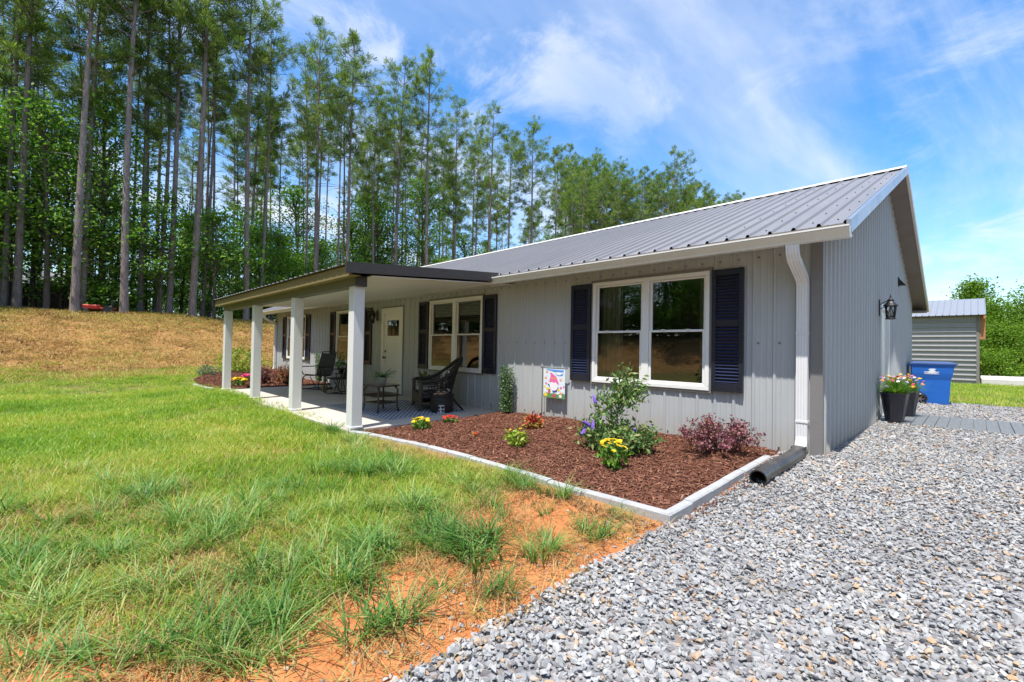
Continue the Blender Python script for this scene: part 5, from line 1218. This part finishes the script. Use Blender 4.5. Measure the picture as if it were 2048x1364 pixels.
# ------------------------------------------------------------------ boardwalk to the side door
bw = thing('boardwalk', 'grey plank walkway laid over the gravel to the side door', 'walkway', (.03, 4.76, 0))
pm = MB().bbox(0, .137, -.89, .89, .05, .088, .004).mesh('plank', M('deck_board'))
for k in range(30):
    o = link('plank', pm, bw, loc=(k*.1445, 0, rnd.uniform(-.002, .002)+.004)); o.rotation_euler = (0, 0, rnd.uniform(-.003, .003))
for y in (-.80, .80): MB().box(0, 4.3, y-.03, y+.03, .035, .052).build('bearer', M('soffit_brown'), bw)

# ------------------------------------------------------------------ tall planters
plain('planter_navy', (0.018, 0.018, 0.028), 0.18, var=.3, scale=10, spec=.6)
def planter(loc, label, h=.52):
    t = thing('planter', label, 'planter', loc, rnd.uniform(0, 1), 'tall dark planters at the side door'); t.scale = (.9, .9, .94)
    MB().lathe([(.13, 0), (.135, .01), (.21, h-.03), (.22, h-.02), (.22, h), (.195, h), (.19, h-.05), (.02, h-.06)], n=10).build('pot', M('planter_navy'), t)
    V = []; F = []
    for k in range(420):
        a = nr.uniform(0, 6.28); L = nr.uniform(.18, .40); e = nr.uniform(.25, 1.4); o_ = len(V); q = np.array([-math.sin(a), math.cos(a), 0]); r0 = nr.uniform(0, .13)
        for i in range(4):
            s = i/3; p = np.array([math.cos(a)*(r0+L*s*math.cos(e)), math.sin(a)*(r0+L*s*math.cos(e)), h-.02+L*s*math.sin(e)-.16*L*s*s*math.cos(e)]); w_ = .013*(1.05-s); V += [p-q*w_, p+q*w_]
        F += [(o_+2*i, o_+2*i+1, o_+2*i+3, o_+2*i+2) for i in range(3)]
    link('leaves', npmesh('leaves', V, F, M('leaf_bright')), t)
    ms_ = [flower_head(.027).mesh('flower', M(m_)) for m_ in ('petal_yellow', 'petal_orange', 'petal_pink', 'petal_lilac', 'petal_white', 'petal_lilac')]
    for k in range(34):
        a = k*2.399; q = math.sqrt((k+.5)/34)*.30; f = link('flower', ms_[k % 6], t, loc=(q*math.cos(a), q*math.sin(a), h+.09+.20*math.sqrt(max(0, 1-(q/.30)**2))+rnd.uniform(-.03, .04))); f.rotation_euler = (rnd.uniform(-.8, .8), rnd.uniform(-.8, .8), 0)
_p = on_z(1787, 845, .092); planter((_p.x, _p.y+.12, .092), 'dark navy planter of mixed flowers at the near corner of the boardwalk')
_p = on_z(1814, 833, .092); planter((_p.x-.02, _p.y+.10, .092), 'dark navy planter of mixed flowers behind the other, by the side door', .50)

# ------------------------------------------------------------------ wheeled bin
plain('bin_blue', (0.012, 0.13, 0.50), 0.42, var=.06, scale=4); plain('bin_lid', (0.055, 0.10, 0.24), 0.4, var=.1); plain('bin_white', (0.8, 0.82, 0.85), 0.6)
p = on_z(1897, 812, .055); t = thing('wheeled_bin', 'blue wheeled rubbish bin beside the gable corner', 'bin', (p.x-.30, p.y+.22, .055), R(6)); t.scale = (.93, .93, .95)
# local X = fore and aft (wheel at -X), Y = across; narrow base, stepped body
body = MB(); V = []
for z, x0, x1, wy in ((.0, -.26, .30, .24), (.10, -.30, .31, .25), (.34, -.33, .325, .265), (.62, -.36, .335, .28), (.70, -.38, .36, .30), (.78, -.385, .375, .315), (.96, -.40, .40, .33), (.965, -.42, .43, .345), (1.0, -.42, .43, .345)):
    V += [(x0, -wy, z), (x1, -wy, z), (x1, wy, z), (x0, wy, z)]
body.add(V, [(3,2,1,0)]+[(i*4+k, i*4+(k+1)%4, (i+1)*4+(k+1)%4, (i+1)*4+k) for i in range(8) for k in range(4)]+[(32,33,34,35)]); bo = body.build('body', M('bin_blue'), t)
lid = MB(); lid.add([(-.44,-.36,1.003),(.46,-.36,1.003),(.46,.36,1.003),(-.44,.36,1.003),(-.44,-.36,1.03),(.46,-.36,1.03),(.46,.36,1.03),(-.44,.36,1.03),(-.34,-.26,1.08),(.34,-.26,1.075),(.34,.26,1.075),(-.34,.26,1.08)],
        [(3,2,1,0),(0,1,5,4),(1,2,6,5),(2,3,7,6),(3,0,4,7),(4,5,9,8),(5,6,10,9),(6,7,11,10),(7,4,8,11),(8,9,10,11)]); lid.build('lid', M('bin_lid'), t)
MB().tube([(-.43, -.26, .95), (-.52, -.24, .98), (-.52, .24, .98), (-.43, .26, .95)], .016, 8).build('handle', M('bin_blue'), t, smooth=True)
for sy in (-1, 1):
    y = sy*.295; N = 22
    wv_ = [(.085, -.022), (.12, -.03), (.135, -.02), (.135, .02), (.12, .03), (.085, .022)]
    tm = MB(); V = []
    for k in range(N):
        a = k*6.2832/N
        V += [(-.24+r_*math.cos(a), y+d_, .135+r_*math.sin(a)) for r_, d_ in wv_]
    tm.add(V, [(k*6+i, k*6+(i+1)%6, ((k+1)%N)*6+(i+1)%6, ((k+1)%N)*6+i) for k in range(N) for i in range(6)]); wo_ = tm.build('wheel', M('black_metal'), t, smooth=False)
    sp = MB()
    for k in range(6): a = k*1.047; sp.bar((-.24, y+sy*.012, .135), (-.24+.09*math.cos(a), y+sy*.012, .135+.09*math.sin(a)), .016, .012, up=(0, 1, 0))
    sp.lathe([(.0, 0)], n=3) if False else None
    sp.build('spokes', M('soffit_brown'), wo_)
# black plate standing in for the shade of a wheel arch; printed emblem
MB().prism([(-.24+.155*math.cos(k*math.pi/10), .135+.155*math.sin(k*math.pi/10)) for k in range(11)], 'y', -.262, -.258).build('wheel_arch_shade', M('black_metal'), t)
em = MB()
def sidequad(pts):
    em.add([(x, -(.315+.0155*(z-.78)/.18)-.006, z) for x, z in pts], [tuple(range(len(pts)))])
sidequad([(-.16, .765), (.12, .765), (.12, .778), (-.16, .778)]); sidequad([(-.16, .80), (-.05, .80), (-.09, .825), (-.15, .825)]); sidequad([(.13, .825), (.10, .80), (.02, .80), (.05, .825)])
sidequad([(-.10, .785), (.08, .785), (.06, .83), (.04, .86), (-.05, .86), (-.08, .83)]); sidequad([(-.09, .875), (-.02, .86), (.02, .86), (.07, .88), (.04, .90), (-.04, .90)])
em.build('emblem', M('bin_white'), t, norm=False)

# ------------------------------------------------------------------ metal shed and pad beyond
shed = thing('metal_shed', 'grey horizontal-sided metal shed with grey roof beyond the bin', 'shed', (-1.2, 22.8, 0))
plain('shed_metal', (0.33, 0.325, 0.33), 0.42, var=.06); plain('shed_roof', (0.25, 0.265, 0.295), 0.4, var=.06); plain('shed_wood', (0.42, 0.19, 0.085), 0.7, var=.2); plain('shed_frame', (0.20, 0.185, 0.175), .6)
x0, x1, z1 = -6.0, 2.45, 3.02; g0 = gz(0, 22)-.02
n = 14; st = (z1-g0)/n; V = [(x0, 0, 0), (x1, 0, 0), (x1, 0, st*.74), (x0, 0, st*.74), (x0, -.05, st*.78), (x1, -.05, st*.78), (x0, -.05, st*.93), (x1, -.05, st*.93), (x0, 0, st), (x1, 0, st)]
cm = MB().add(V, [(0,1,2,3), (3,2,5,4), (4,5,7,6), (6,7,9,8)]).mesh('siding_course', M('shed_metal'))
for k in range(n): link('siding_course', cm, shed, loc=(0, 0, g0+k*st))
def sb(x0, x1, y0, y1, z0, z1, name, mat): return MB().box(x0, x1, y0, y1, z0, z1).build(name, M(mat), shed)
sb(x1, x1+.10, -.03, .12, g0, z1+.03, 'corner_post', 'shed_frame'); sb(x0, x0+.05, .1, 5.5, g0, z1, 'side_wall', 'shed_metal'); sb(x0, x1, 5.5, 5.55, g0, z1, 'rear_wall', 'shed_metal')
sb(x1+.02, x1+.10, 5.3, 5.5, g0, z1, 'corner_post', 'shed_frame')
rr = MB().box(x0-.2, x1+.12, -.05, -.02, z1+.0, z1+.06).build('eave_trim', M('shed_frame'), shed)
rz0, rz1 = z1+.07, z1+1.02; mb = MB(); pts, _ = rib_pts(x0-.3, x1+.30, 0.)
for (s0, h0), (s1, h1) in zip(pts[:-1], pts[1:]):
    if s1-s0 > 1e-6: mb.quad((s0, -.32, rz0-.03+h0*1.5), (s1, -.32, rz0-.03+h1*1.5), (s1, 2.75, rz1+h1*1.5), (s0, 2.75, rz1+h0*1.5))
mb.build('roof', M('shed_roof'), shed, norm=False)
MB().quad((x0-.3, 2.75, rz1), (x1+.30, 2.75, rz1), (x1+.30, 5.85, rz0-.03), (x0-.3, 5.85, rz0-.03)).build('rear_slope', M('shed_roof'), shed, norm=False)
MB().add([(x1+.22, -.30, rz0-.05), (x1+.29, -.30, rz0-.05), (x1+.29, 2.75, rz1-.02), (x1+.22, 2.75, rz1-.02), (x1+.22, -.30, rz0-.20), (x1+.29, -.30, rz0-.20), (x1+.29, 2.75, rz1-.17), (x1+.22, 2.75, rz1-.17)], [(0,1,2,3),(4,7,6,5),(0,4,5,1),(1,5,6,2),(2,6,7,3),(3,7,4,0)]).build('barge_board', M('shed_wood'), shed)
MB().box(x1+.11, x1+.285, .0, .06, rz0-1.10, rz0-.02).build('overhang_panel', M('shed_wood'), shed)
o = MB().bbox(1.40, 6.6, 23.1, 28.3, -.15, .26, .03).build('concrete_pad', M('pad_concrete'), None); o['kind'] = 'structure'; tag(o, 'white concrete pad beside the shed', 'concrete pad')

# ------------------------------------------------------------------ trees
def tube_np(V, F, pts, rs, n):
    mb = MB(); mb.tube(pts, rs, n, caps=False); o = len(V); V += mb.v; F += [tuple(i+o for i in f) for f in mb.f]
def quadmesh(name, V, F, mat, smooth=True): return npmesh(name, np.array(V), np.array(F), mat, smooth)
def make_pine(seed, H, r0, cb, spread, dens=1.0):
    g = np.random.default_rng(seed); V = []; F = []; lean = g.normal(0, .10, 2); bow = g.normal(0, .14, 2)
    def axis_(z): s = z/H; return np.array([lean[0]*s*2+bow[0]*math.sin(s*3.1), lean[1]*s*2+bow[1]*math.sin(s*3.1), z])
    zs = np.linspace(-.3, H, 16); rs = [r0*(1.22 if z < 0 else (1-(z/H))**.75*.92+.08)*(1.12 if 0 <= z < 1.0 else 1) for z in zs]
    tube_np(V, F, [axis_(max(z, 0))+np.array([0, 0, min(z, 0)]) for z in zs], rs, 9)
    N0 = []; D0 = []
    for k in range(12):                                         # bare snags under the crown
        z = g.uniform(.22, cb)*H; a = g.uniform(0, 6.28); L = g.uniform(.3, 1.5); b = axis_(z); tip = b+np.array([math.cos(a)*L, math.sin(a)*L, g.uniform(-.1, .5)*L]); tube_np(V, F, [b, (b+tip)/2+np.array([0, 0, .06]), tip], [.022, .015, .006], 3)
    z = cb*H
    while z < H*.985:
        s = (z/H-cb)/(1-cb); prof = (0.42+1.25*s if s < .38 else .90*(1-((s-.38)/.62)**1.6)+.16)*spread
        for q in range(g.integers(2, 5)):
            if g.uniform() < .16+.30*max(0, .28-s): continue
            a = g.uniform(0, 6.28); L = prof*g.uniform(.6, 1.15); up = g.uniform(.05, .50)+.55*s; b = axis_(min(z+g.uniform(-.2, .2), H)); dirn = np.array([math.cos(a), math.sin(a), 0])
            pts = [b, b+dirn*L*.5+np.array([0, 0, up*L*.30]), b+dirn*L+np.array([0, 0, up*L*.85])]; tube_np(V, F, pts, [.034*(1-s*.5), .020, .007], 3)
            nc = max(3, int((4+L*4.0)*dens)); t_ = g.uniform(.30, 1.02, nc)
            for tt in t_:
                p = (1-tt)**2*pts[0]+2*tt*(1-tt)*pts[1]+tt*tt*pts[2]; off = g.normal(0, 1, 3)*np.array([.26, .26, .16])*L*.42*(0.4+.6*tt); N0.append(p+off+np.array([0, 0, .04])); D0.append(dirn*.6+off*.8/(L*.3+.01)+np.array([0, 0, .75]))
        z += g.uniform(.28, .52)
    for k in range(int(9*dens)): N0.append(axis_(H)+g.normal(0, 1, 3)*np.array([.13, .13, .28])); D0.append(np.array([0, 0, 1.2])+g.normal(0, .3, 3))
    N0 = np.array(N0); D0 = np.array(D0); D0 /= np.linalg.norm(D0, axis=1)[:, None]; m = 18; n = len(N0)
    d = g.normal(size=(n, m, 3))*.62+D0[:, None]; d /= np.linalg.norm(d, axis=2)[..., None]; L = g.uniform(.18, .34, (n, m, 1)); base = N0[:, None]+d*.03+g.normal(0, .05, (n, m, 3))
    sd = np.cross(d, g.normal(size=(n, m, 3))); sd /= np.linalg.norm(sd, axis=2)[..., None]; w_ = .0135
    # tuft of needles joined at its heart so that one tuft keeps one tint
    T = N0[:, None]+d*(L+.04)
    NV = np.concatenate([N0[:, None], (T-sd*w_), (T+sd*w_)], 1).reshape(-1, 3); c_ = np.arange(n)[:, None]*(2*m+1); j_ = np.arange(m)[None]
    NF = np.stack([c_+0*j_, c_+1+j_, c_+1+m+j_], 2).reshape(-1, 3)
    return quadmesh('trunk', V, F, M('pine_bark')), npmesh('crown', NV, NF, M('pine_needles'))
PINES = []
for k, (H, r0, cb, spr, dn) in enumerate(((19.5, .145, .50, 2.3, .95), (18.6, .125, .48, 2.0, .9), (20.3, .16, .56, 2.5, 1.0), (17.8, .10, .56, 1.7, .75), (19.0, .135, .58, 2.1, 1.0), (18.2, .105, .50, 1.8, .7), (20.0, .15, .50, 2.4, 1.0), (17.5, .088, .66, 1.35, .6), (16.4, .075, .62, 1.2, .55))): PINES.append((make_pine(100+k, H, r0, cb, spr, dn), H))
def put_pine(k, x, y, label, group, s=1.0, rz=None):
    (tr, cr), H = PINES[k]; z = gz(x, y); t = thing('pine_tree', label, 'pine tree', (x, y, z-.02), rnd.uniform(0, 6.28) if rz is None else rz, group); t.scale = (s, s, s); link('trunk', tr, t); link('crown', cr, t)
def at_x(px, X): d = ray(px, 690); k = (X-CAM.x)/d.x; return CAM.x+d.x*k, CAM.y+d.y*k
ORD = 'first second third fourth fifth sixth seventh eighth ninth tenth eleventh twelfth thirteenth fourteenth fifteenth sixteenth seventeenth eighteenth nineteenth twentieth'.split()
front = [(4, -27.6, 1, 1), (30, -27.2, 0, 1), (146, -26.0, 2, .97), (163, -27.3, 1, 1.0), (246, -26.0, 2, 1.0), (277, -27.4, 1, 1), (313, -27.8, 5, 1), (336, -27.2, 0, 1), (382, -26.0, 2, 1.02), (402, -28, 3, 1),
         (491, -26.4, 6, .97), (517, -28.2, 3, 1), (629, -26.2, 0, .92), (692, -26.2, 4, .96), (748, -28.5, 5, .93), (789, -26.8, 2, .90), (853, -26.2, 2, .955), (905, -27.2, 1, .95), (974, -26.2, 0, .94), (1013, -28, 4, .94),
         (1063, -26.6, 6, .95), (1108, -27.2, 4, .96), (1160, -26.6, 5, .98), (1205, -26.8, 3, 1.0), (1240, -28, 1, .98)]
fpos = []
for i, (px, X_, k, s) in enumerate(front):
    x, y = at_x(px, X_); fpos.append((x, y)); nm = ORD[i] if i < 20 else None
    lab = ('%s tall pine from the left along the front of the wood' % nm) if nm else ('%s pine of the front row counted leftward from above the roof ridge' % ORD[len(front)-1-i])
    put_pine(k, x, y, lab, 'pines along the front of the wood', s)
for px, yy_, k, s in ((1345, 36, 2, 1.02), (1418, 44, 0, .98), (1466, 50, 4, .98), (1300, 42, 5, .85), (1492, 60, 3, .95)):
    d = ray(px, 690); q = (yy_-CAM.y)/d.y; x = CAM.x+d.x*q
    put_pine(k, x, yy_, {1345: 'round topped pine standing apart above the middle of the roof', 1418: 'pine next right of the round topped pine above the roof', 1466: 'small pine top near the end of the wood above the roof', 1300: 'low pine between the wood and the round topped pine', 1492: 'last small pine tip of the wood above the roof'}[px], 'pines above the roof', s)
cnt = 0; tries = 0; allp = list(fpos)
while cnt < 40 and tries < 8000:
    tries += 1; u = rnd.random(); x = -28.5-22*u**1.3; y = rnd.uniform(-26, 62)
    P = np.array([[x, y, 5.]]); k_, d_ = seen(P, 1.15, 9, 3)
    if not k_[0] or bank_dist(np.array([x]), np.array([y]))[0] < 8.6 or any((x-a)**2+(y-b)**2 < 4.0 for a, b in allp): continue
    allp.append((x, y)); cnt += 1; put_pine(rnd.choice((1, 3, 3, 5, 5, 4, 0)), x, y, 'tall pine deeper in the wood behind the front row', 'pines deeper in the wood', rnd.uniform(.86, 1.04))
for i_ in range(34):
    px = 1120+i_*11.4+rnd.uniform(-5, 5); yy_ = rnd.uniform(30, 46)+(px-1120)*.03; d = ray(px, 690); q = (yy_-CAM.y)/d.y; x = CAM.x+d.x*q
    top = 285+(px-1120)*.27+rnd.uniform(0, 45); zt = CAM.z+q*((680+.0176*px-top)/909.5); k = rnd.randrange(7); g0 = gz(x, yy_); allp.append((x, yy_))
    put_pine(k, x, yy_, 'pine of the thick stand whose tops show above the roof', 'pine tops in the stand above the roof', max(.5, (zt-g0)/PINES[k][1]))
# the wood goes on round the lawn beyond the left of the picture; the windows mirror it
cnt = 0; tries = 0
while cnt < 46 and tries < 4000:
    tries += 1; x = rnd.uniform(-44, 12); y = rnd.uniform(-50, -10); b = bank_dist(np.array([x]), np.array([y]))[0]
    if b < 7 or b > 20 or seen(np.array([[x, y, 5.]]), 1.15, 9, 3)[0][0] or any((x-a)**2+(y-c)**2 < 7 for a, c in allp): continue
    allp.append((x, y)); cnt += 1; put_pine(rnd.randrange(7), x, y, 'pine of the wood round the lawn mirrored in the windows', 'pines mirrored in the windows', rnd.uniform(.85, 1.03))

def make_broad(seed, H, rad, n_spray, n_leaf, size, mat, bark, base=.22, flat=.32, conical=0.0, r0=None):
    g = np.random.default_rng(seed); V = []; F = []; r0 = r0 or H*.012+.02; lean = g.normal(0, .25, 2)
    ax = lambda s: np.array([lean[0]*s*s, lean[1]*s*s, H*.93*s])
    tube_np(V, F, [ax(s)-np.array([0, 0, .2 if s == 0 else 0]) for s in np.linspace(0, 1, 8)], [r0*(1-.85*s) for s in np.linspace(0, 1, 8)], 6); P = []
    for k in range(n_spray):
        s = base+(1-base)*g.uniform()**.8; a = g.uniform(0, 6.28); e = (s-base)/(1-base); rr = rad*((math.sin(max(.0, min(1, e))*2.6+.45))**.7 if conical == 0 else (1-e)**.7+.12)*g.uniform(.35, 1.05)
        b = ax(max(.12, s-.12)); c = ax(s)+np.array([math.cos(a)*rr, math.sin(a)*rr, g.uniform(-.1, .35)*rad*.4]); c[2] = min(c[2], H)
        tube_np(V, F, [b, (b+c)/2+np.array([0, 0, .08*rr]), c], [r0*.30*(1-e*.5), r0*.18, .006], 3)
        m = int(n_leaf*g.uniform(.6, 1.4)); sp = rad*.25*g.uniform(.7, 1.3); q = g.normal(size=(m, 3))*np.array([sp, sp, sp*flat])+c; tt = g.uniform(.35, 1, (m//4, 1)); q2 = b+(c-b)*tt+g.normal(0, .10, (m//4, 3)); P += [q, q2]
    P = np.concatenate(P); P[:, 2] = np.maximum(P[:, 2], .15)
    return quadmesh('trunk', V, F, M(bark)), leaves(P, size, M(mat), 'crown', 1.0, .62, .2, g)
UND = [make_broad(200+k, h, r, ns, nl, .155, 'understory_leaf', 'bark', bs, fl) for k, (h, r, ns, nl, bs, fl) in enumerate(((7.5, 2.4, 46, 60, .28, .22), (9.5, 2.3, 58, 60, .30, .3), (6.0, 2.1, 40, 55, .22, .22), (4.2, 1.7, 34, 55, .15, .3), (11, 2.2, 60, 60, .34, .38)))]
SHR = [make_broad(230+k, h, r, 26, 60, .13, 'understory_leaf', 'bark', .05, .6, 0, .03) for k, (h, r) in enumerate(((1.6, 1.2), (2.3, 1.5), (1.1, 1.0)))]
def put_tree(pair, name, x, y, label, cat, group, s=1.0, sz=None, z=None):
    t = thing(name, label, cat, (x, y, (gz(x, y) if z is None else z)-.02), rnd.uniform(0, 6.28), group); t.scale = (s, s, s*(sz or 1)); link('trunk', pair[0], t); link('crown', pair[1], t); return t
# a few that stand out at the wood's edge, then the rest
x, y = at_x(90, -27.5); put_tree(UND[1], 'understory_tree', x, y, 'bright green layered tree between the two leftmost big pine trunks', 'tree', 'broadleaf trees under the pines', 1.0)
x, y = at_x(200, -28.0); put_tree(UND[4], 'understory_tree', x, y, 'dense dark green tree filling the gap between the blue grey trunk and the next', 'tree', 'broadleaf trees under the pines', 1.0)
x, y = at_x(318, -26.9); put_tree(UND[0], 'understory_tree', x, y, 'small pale green layered tree with a low wide bough beside the thick pine', 'tree', 'broadleaf trees under the pines', .85)
x, y = at_x(425, -26.8); put_tree(UND[2], 'understory_tree', x, y, 'small pale green tree just left of the porch roof', 'tree', 'broadleaf trees under the pines', 1.0)
for i_, (px, X_, k, s) in enumerate(((20, -28.2, 2, .9), (62, -29.0, 0, .95), (118, -28.6, 3, 1.1), (185, -27.8, 3, .9), (225, -28.4, 2, .95), (132, -30.5, 1, 1.0), (0, -30, 4, .9), (-40, -28.5, 1, 1.0), (290, -29, 3, 1.0), (360, -29.5, 2, 1.0), (455, -28.2, 3, 1.0), (540, -29, 2, 1.0))):
    x, y = at_x(px, X_); put_tree(UND[k], 'understory_tree', x, y, '%s leafy tree from the left just behind the front pines' % ORD[sorted((20, 62, 118, 185, 225, 132, 0, -40, 290, 360, 455, 540)).index(px)], 'tree', 'understory trees close behind the front pines', s)
for i_ in range(26):
    x, y = at_x(520+i_*26+rnd.uniform(-9, 9), -29.5-7*rnd.random()); put_tree(UND[rnd.choice((0, 1, 2, 2, 3))], 'understory_tree', x, y, 'leafy green tree low behind the porch roof and ridge', 'tree', 'understory trees low behind the roofs', rnd.uniform(.9, 1.2))
cnt = 0; tries = 0
while cnt < 52 and tries < 6000:
    tries += 1; x, y = at_x(rnd.uniform(-30, 900), -27.6-13*rnd.random())
    if bank_dist(np.array([x]), np.array([y]))[0] < 7.8 or any((x-a)**2+(y-b)**2 < 1.2 for a, b in allp): continue
    allp.append((x, y)); cnt += 1; put_pine(rnd.choice((7, 7, 8)), x, y, 'slender young pine between the bigger trunks', 'slender pines between the bigger trunks', rnd.uniform(.90, 1.08))
cnt = 0; tries = 0; up_ = []
while cnt < 46 and tries < 6000:
    tries += 1; x = -27.3-22*rnd.random()**1.4; y = rnd.uniform(-20, 46); k_, d_ = seen(np.array([[x, y, 5.]]), 1.15, 9, 3)
    if not k_[0] or bank_dist(np.array([x]), np.array([y]))[0] < 7.6 or any((x-a)**2+(y-b)**2 < 4.2 for a, b in up_): continue
    up_.append((x, y)); cnt += 1; put_tree(UND[rnd.randrange(5)], 'understory_tree', x, y, 'leafy green understory tree among the pine trunks', 'tree', 'understory trees deeper in the wood', rnd.uniform(.75, 1.15))
cnt = 0; tries = 0; up_ = []
while cnt < 60 and tries < 6000:
    tries += 1; x = -27.0-16*rnd.random(); y = rnd.uniform(-20, 40); k_, d_ = seen(np.array([[x, y, 3.]]), 1.15, 9, 3)
    if not k_[0] or bank_dist(np.array([x]), np.array([y]))[0] < 8.0 or any((x-a)**2+(y-b)**2 < 3 for a, b in up_): continue
    up_.append((x, y)); cnt += 1; put_tree(SHR[rnd.randrange(3)], 'woodland_shrub', x, y, 'low green shrub on the woodland floor', 'shrub', 'shrubs on the woodland floor', rnd.uniform(.7, 1.3))
cnt = 0; tries = 0
while cnt < 64 and tries < 5000:
    tries += 1; x = rnd.uniform(-44, 10); y = rnd.uniform(-46, -10); b = bank_dist(np.array([x]), np.array([y]))[0]
    if b < 5.5 or b > 13 or seen(np.array([[x, y, 5.]]), 1.15, 9, 3)[0][0]: continue
    cnt += 1; put_tree(UND[rnd.randrange(5)], 'understory_tree', x, y, 'leafy tree of the wood round the lawn mirrored in the windows', 'tree', 'understory trees mirrored in the windows', rnd.uniform(.9, 1.35))
cnt = 0; tries = 0
while cnt < 46 and tries < 4000:
    tries += 1; x = rnd.uniform(-34, 8); y = rnd.uniform(-40, -10); b = bank_dist(np.array([x]), np.array([y]))[0]
    if b < 6.6 or b > 9.5 or seen(np.array([[x, y, 3.]]), 1.15, 9, 3)[0][0]: continue
    cnt += 1; put_tree(SHR[rnd.randrange(3)], 'woodland_shrub', x, y, 'low shrub of the wood round the lawn mirrored in the windows', 'shrub', 'shrubs mirrored in the windows', rnd.uniform(1.3, 2.0))
# far foliage closing the depth of the wood
cnt = 0; tries = 0
while cnt < 16 and tries < 3000:
    tries += 1; x = rnd.uniform(-74, -52); y = rnd.uniform(-34, 80); k_, d_ = seen(np.array([[x, y, 5.]]), 1.2, 9, 3)
    if not k_[0]: continue
    cnt += 1; put_tree(UND[rnd.choice((0, 1, 4))], 'distant_tree', x, y, 'far green tree closing the depth of the wood', 'tree', 'far trees closing the wood', rnd.uniform(1.0, 1.45))
# right-hand trees beyond the shed
MAP = [make_broad(300+k, h, r, ns, nl, .24, 'maple_leaf', 'bark', bs, .75, cn) for k, (h, r, ns, nl, bs, cn) in enumerate(((9.0, 3.0, 90, 95, .10, 0.0), (10.5, 2.2, 80, 90, .2, 1.0), (7.0, 2.8, 80, 90, .06, 0.0), (4.0, 2.4, 60, 90, .03, 0.0)))]
right = [(1862, 34, 1, .72, 'slim green tree top showing just past the gable eave'), (1905, 36, 1, .66, 'narrow green tree top above the middle of the shed roof'), (1952, 34, 1, .98, 'forked tall green tree behind the right end of the shed'), (1985, 33, 0, .85, 'broad bright green tree right of the shed roof'),
         (2035, 36, 0, .80, 'green tree at the right edge of the picture'), (2005, 30.5, 2, .72, 'rounded green tree low behind the concrete pad'), (2075, 34, 0, 1.0, 'green tree just past the right edge of the picture'), (1985, 28.5, 3, .62, 'low leafy bush beside the shed corner'), (2040, 29.5, 3, .7, 'low leafy bush behind the concrete pad'), (2100, 31, 2, .8, 'green bush row end past the right edge'), (1925, 40, 0, .62, 'dark green tree directly behind the shed roof')]
for px, yy_, k, s, lab in right:
    d = ray(px, 700); q = (yy_-CAM.y)/d.y; put_tree(MAP[k], 'broadleaf_tree', CAM.x+d.x*q, yy_, lab, 'tree', 'trees beyond the shed', s*.60)
# unseen trees added across the drive to keep sky light off the gable
for i_ in range(12):
    put_tree(MAP[(0, 1, 2)[i_ % 3]], 'broadleaf_tree', 21+rnd.uniform(-2, 3), -22+i_*4.1+rnd.uniform(-1, 1), 'unseen broadleaf tree added across the drive to shade the gable', 'tree', 'added trees shading the gable', rnd.uniform(1.15, 1.5))
# ------------------------------------------------------------------ old shed and red tractor in the wood
plain('old_tin', (0.36, 0.35, 0.36), .5, var=.3, scale=1.2); plain('old_board', (0.10, 0.085, 0.07), .9, var=.3); plain('tractor_red', (0.55, 0.03, 0.015), .4)
x, y = at_x(40, -36.0); z = gz(x, y)
t = thing('old_shed', 'low weathered shed with a tin roof half hidden in the wood', 'shed', (x, y, z))
sx_, sy_, hh = 2.4, 3.4, 1.6
MB().box(-sx_, sx_, -sy_, sy_, -.3, hh).build('wall', M('old_board'), t)
ro = MB().add([(sx_+.4, -sy_-.3, hh-.05), (sx_+.4, sy_+.3, hh-.05), (0, sy_+.3, hh+.95), (0, -sy_-.3, hh+.95), (-sx_-.4, -sy_-.3, hh-.05), (-sx_-.4, sy_+.3, hh-.05)], [(0,1,2,3),(3,2,5,4),(0,3,4),(1,5,2)]).build('roof', M('old_tin'), t)
for k in range(3): MB().box(sx_+.001, sx_+.03, -3.2+k*2.4, -1.9+k*2.4, .0, 1.4).build('opening_shade', M('interior_dark'), t)  # dark panels on the solid wall stand in for shaded openings
x, y = at_x(186, -26.6); z = gz(x, y)-.05; t = thing('garden_tractor', 'small red garden tractor parked at the edge of the wood', 'tractor', (x, y, z), R(80)); t.scale = (.72, .72, .72)
MB().bbox(-.55, .35, -.25, .25, .32, .62, .06).build('hood', M('tractor_red'), t); MB().bbox(.30, 1.05, -.36, .36, .30, .46, .05).build('rear_fender', M('tractor_red'), t)
MB().bbox(.52, .95, -.20, .20, .46, .60, .04).build('seat', M('interior_dark'), t); MB().bbox(.80, .95, -.20, .20, .60, .92, .04).build('seat_back', M('interior_dark'), t); MB().tube([(.38, 0, .6), (.50, 0, .86)], .02, 6).build('steering_column', M('interior_dark'), t)
def wheel(x, y, r, wd):
    m_ = MB(); m_.lathe([(r*.55, -wd/2), (r*.92, -wd/2), (r, -wd*.3), (r, wd*.3), (r*.92, wd/2), (r*.55, wd/2)], n=16); m_.v = [(x+a, y+c, r+b) for a, b, c in m_.v]; m_.build('wheel', M('interior_dark'), t)
for sy in (-1, 1): wheel(-.40, sy*.32, .20, .14); wheel(.72, sy*.42, .27, .22)
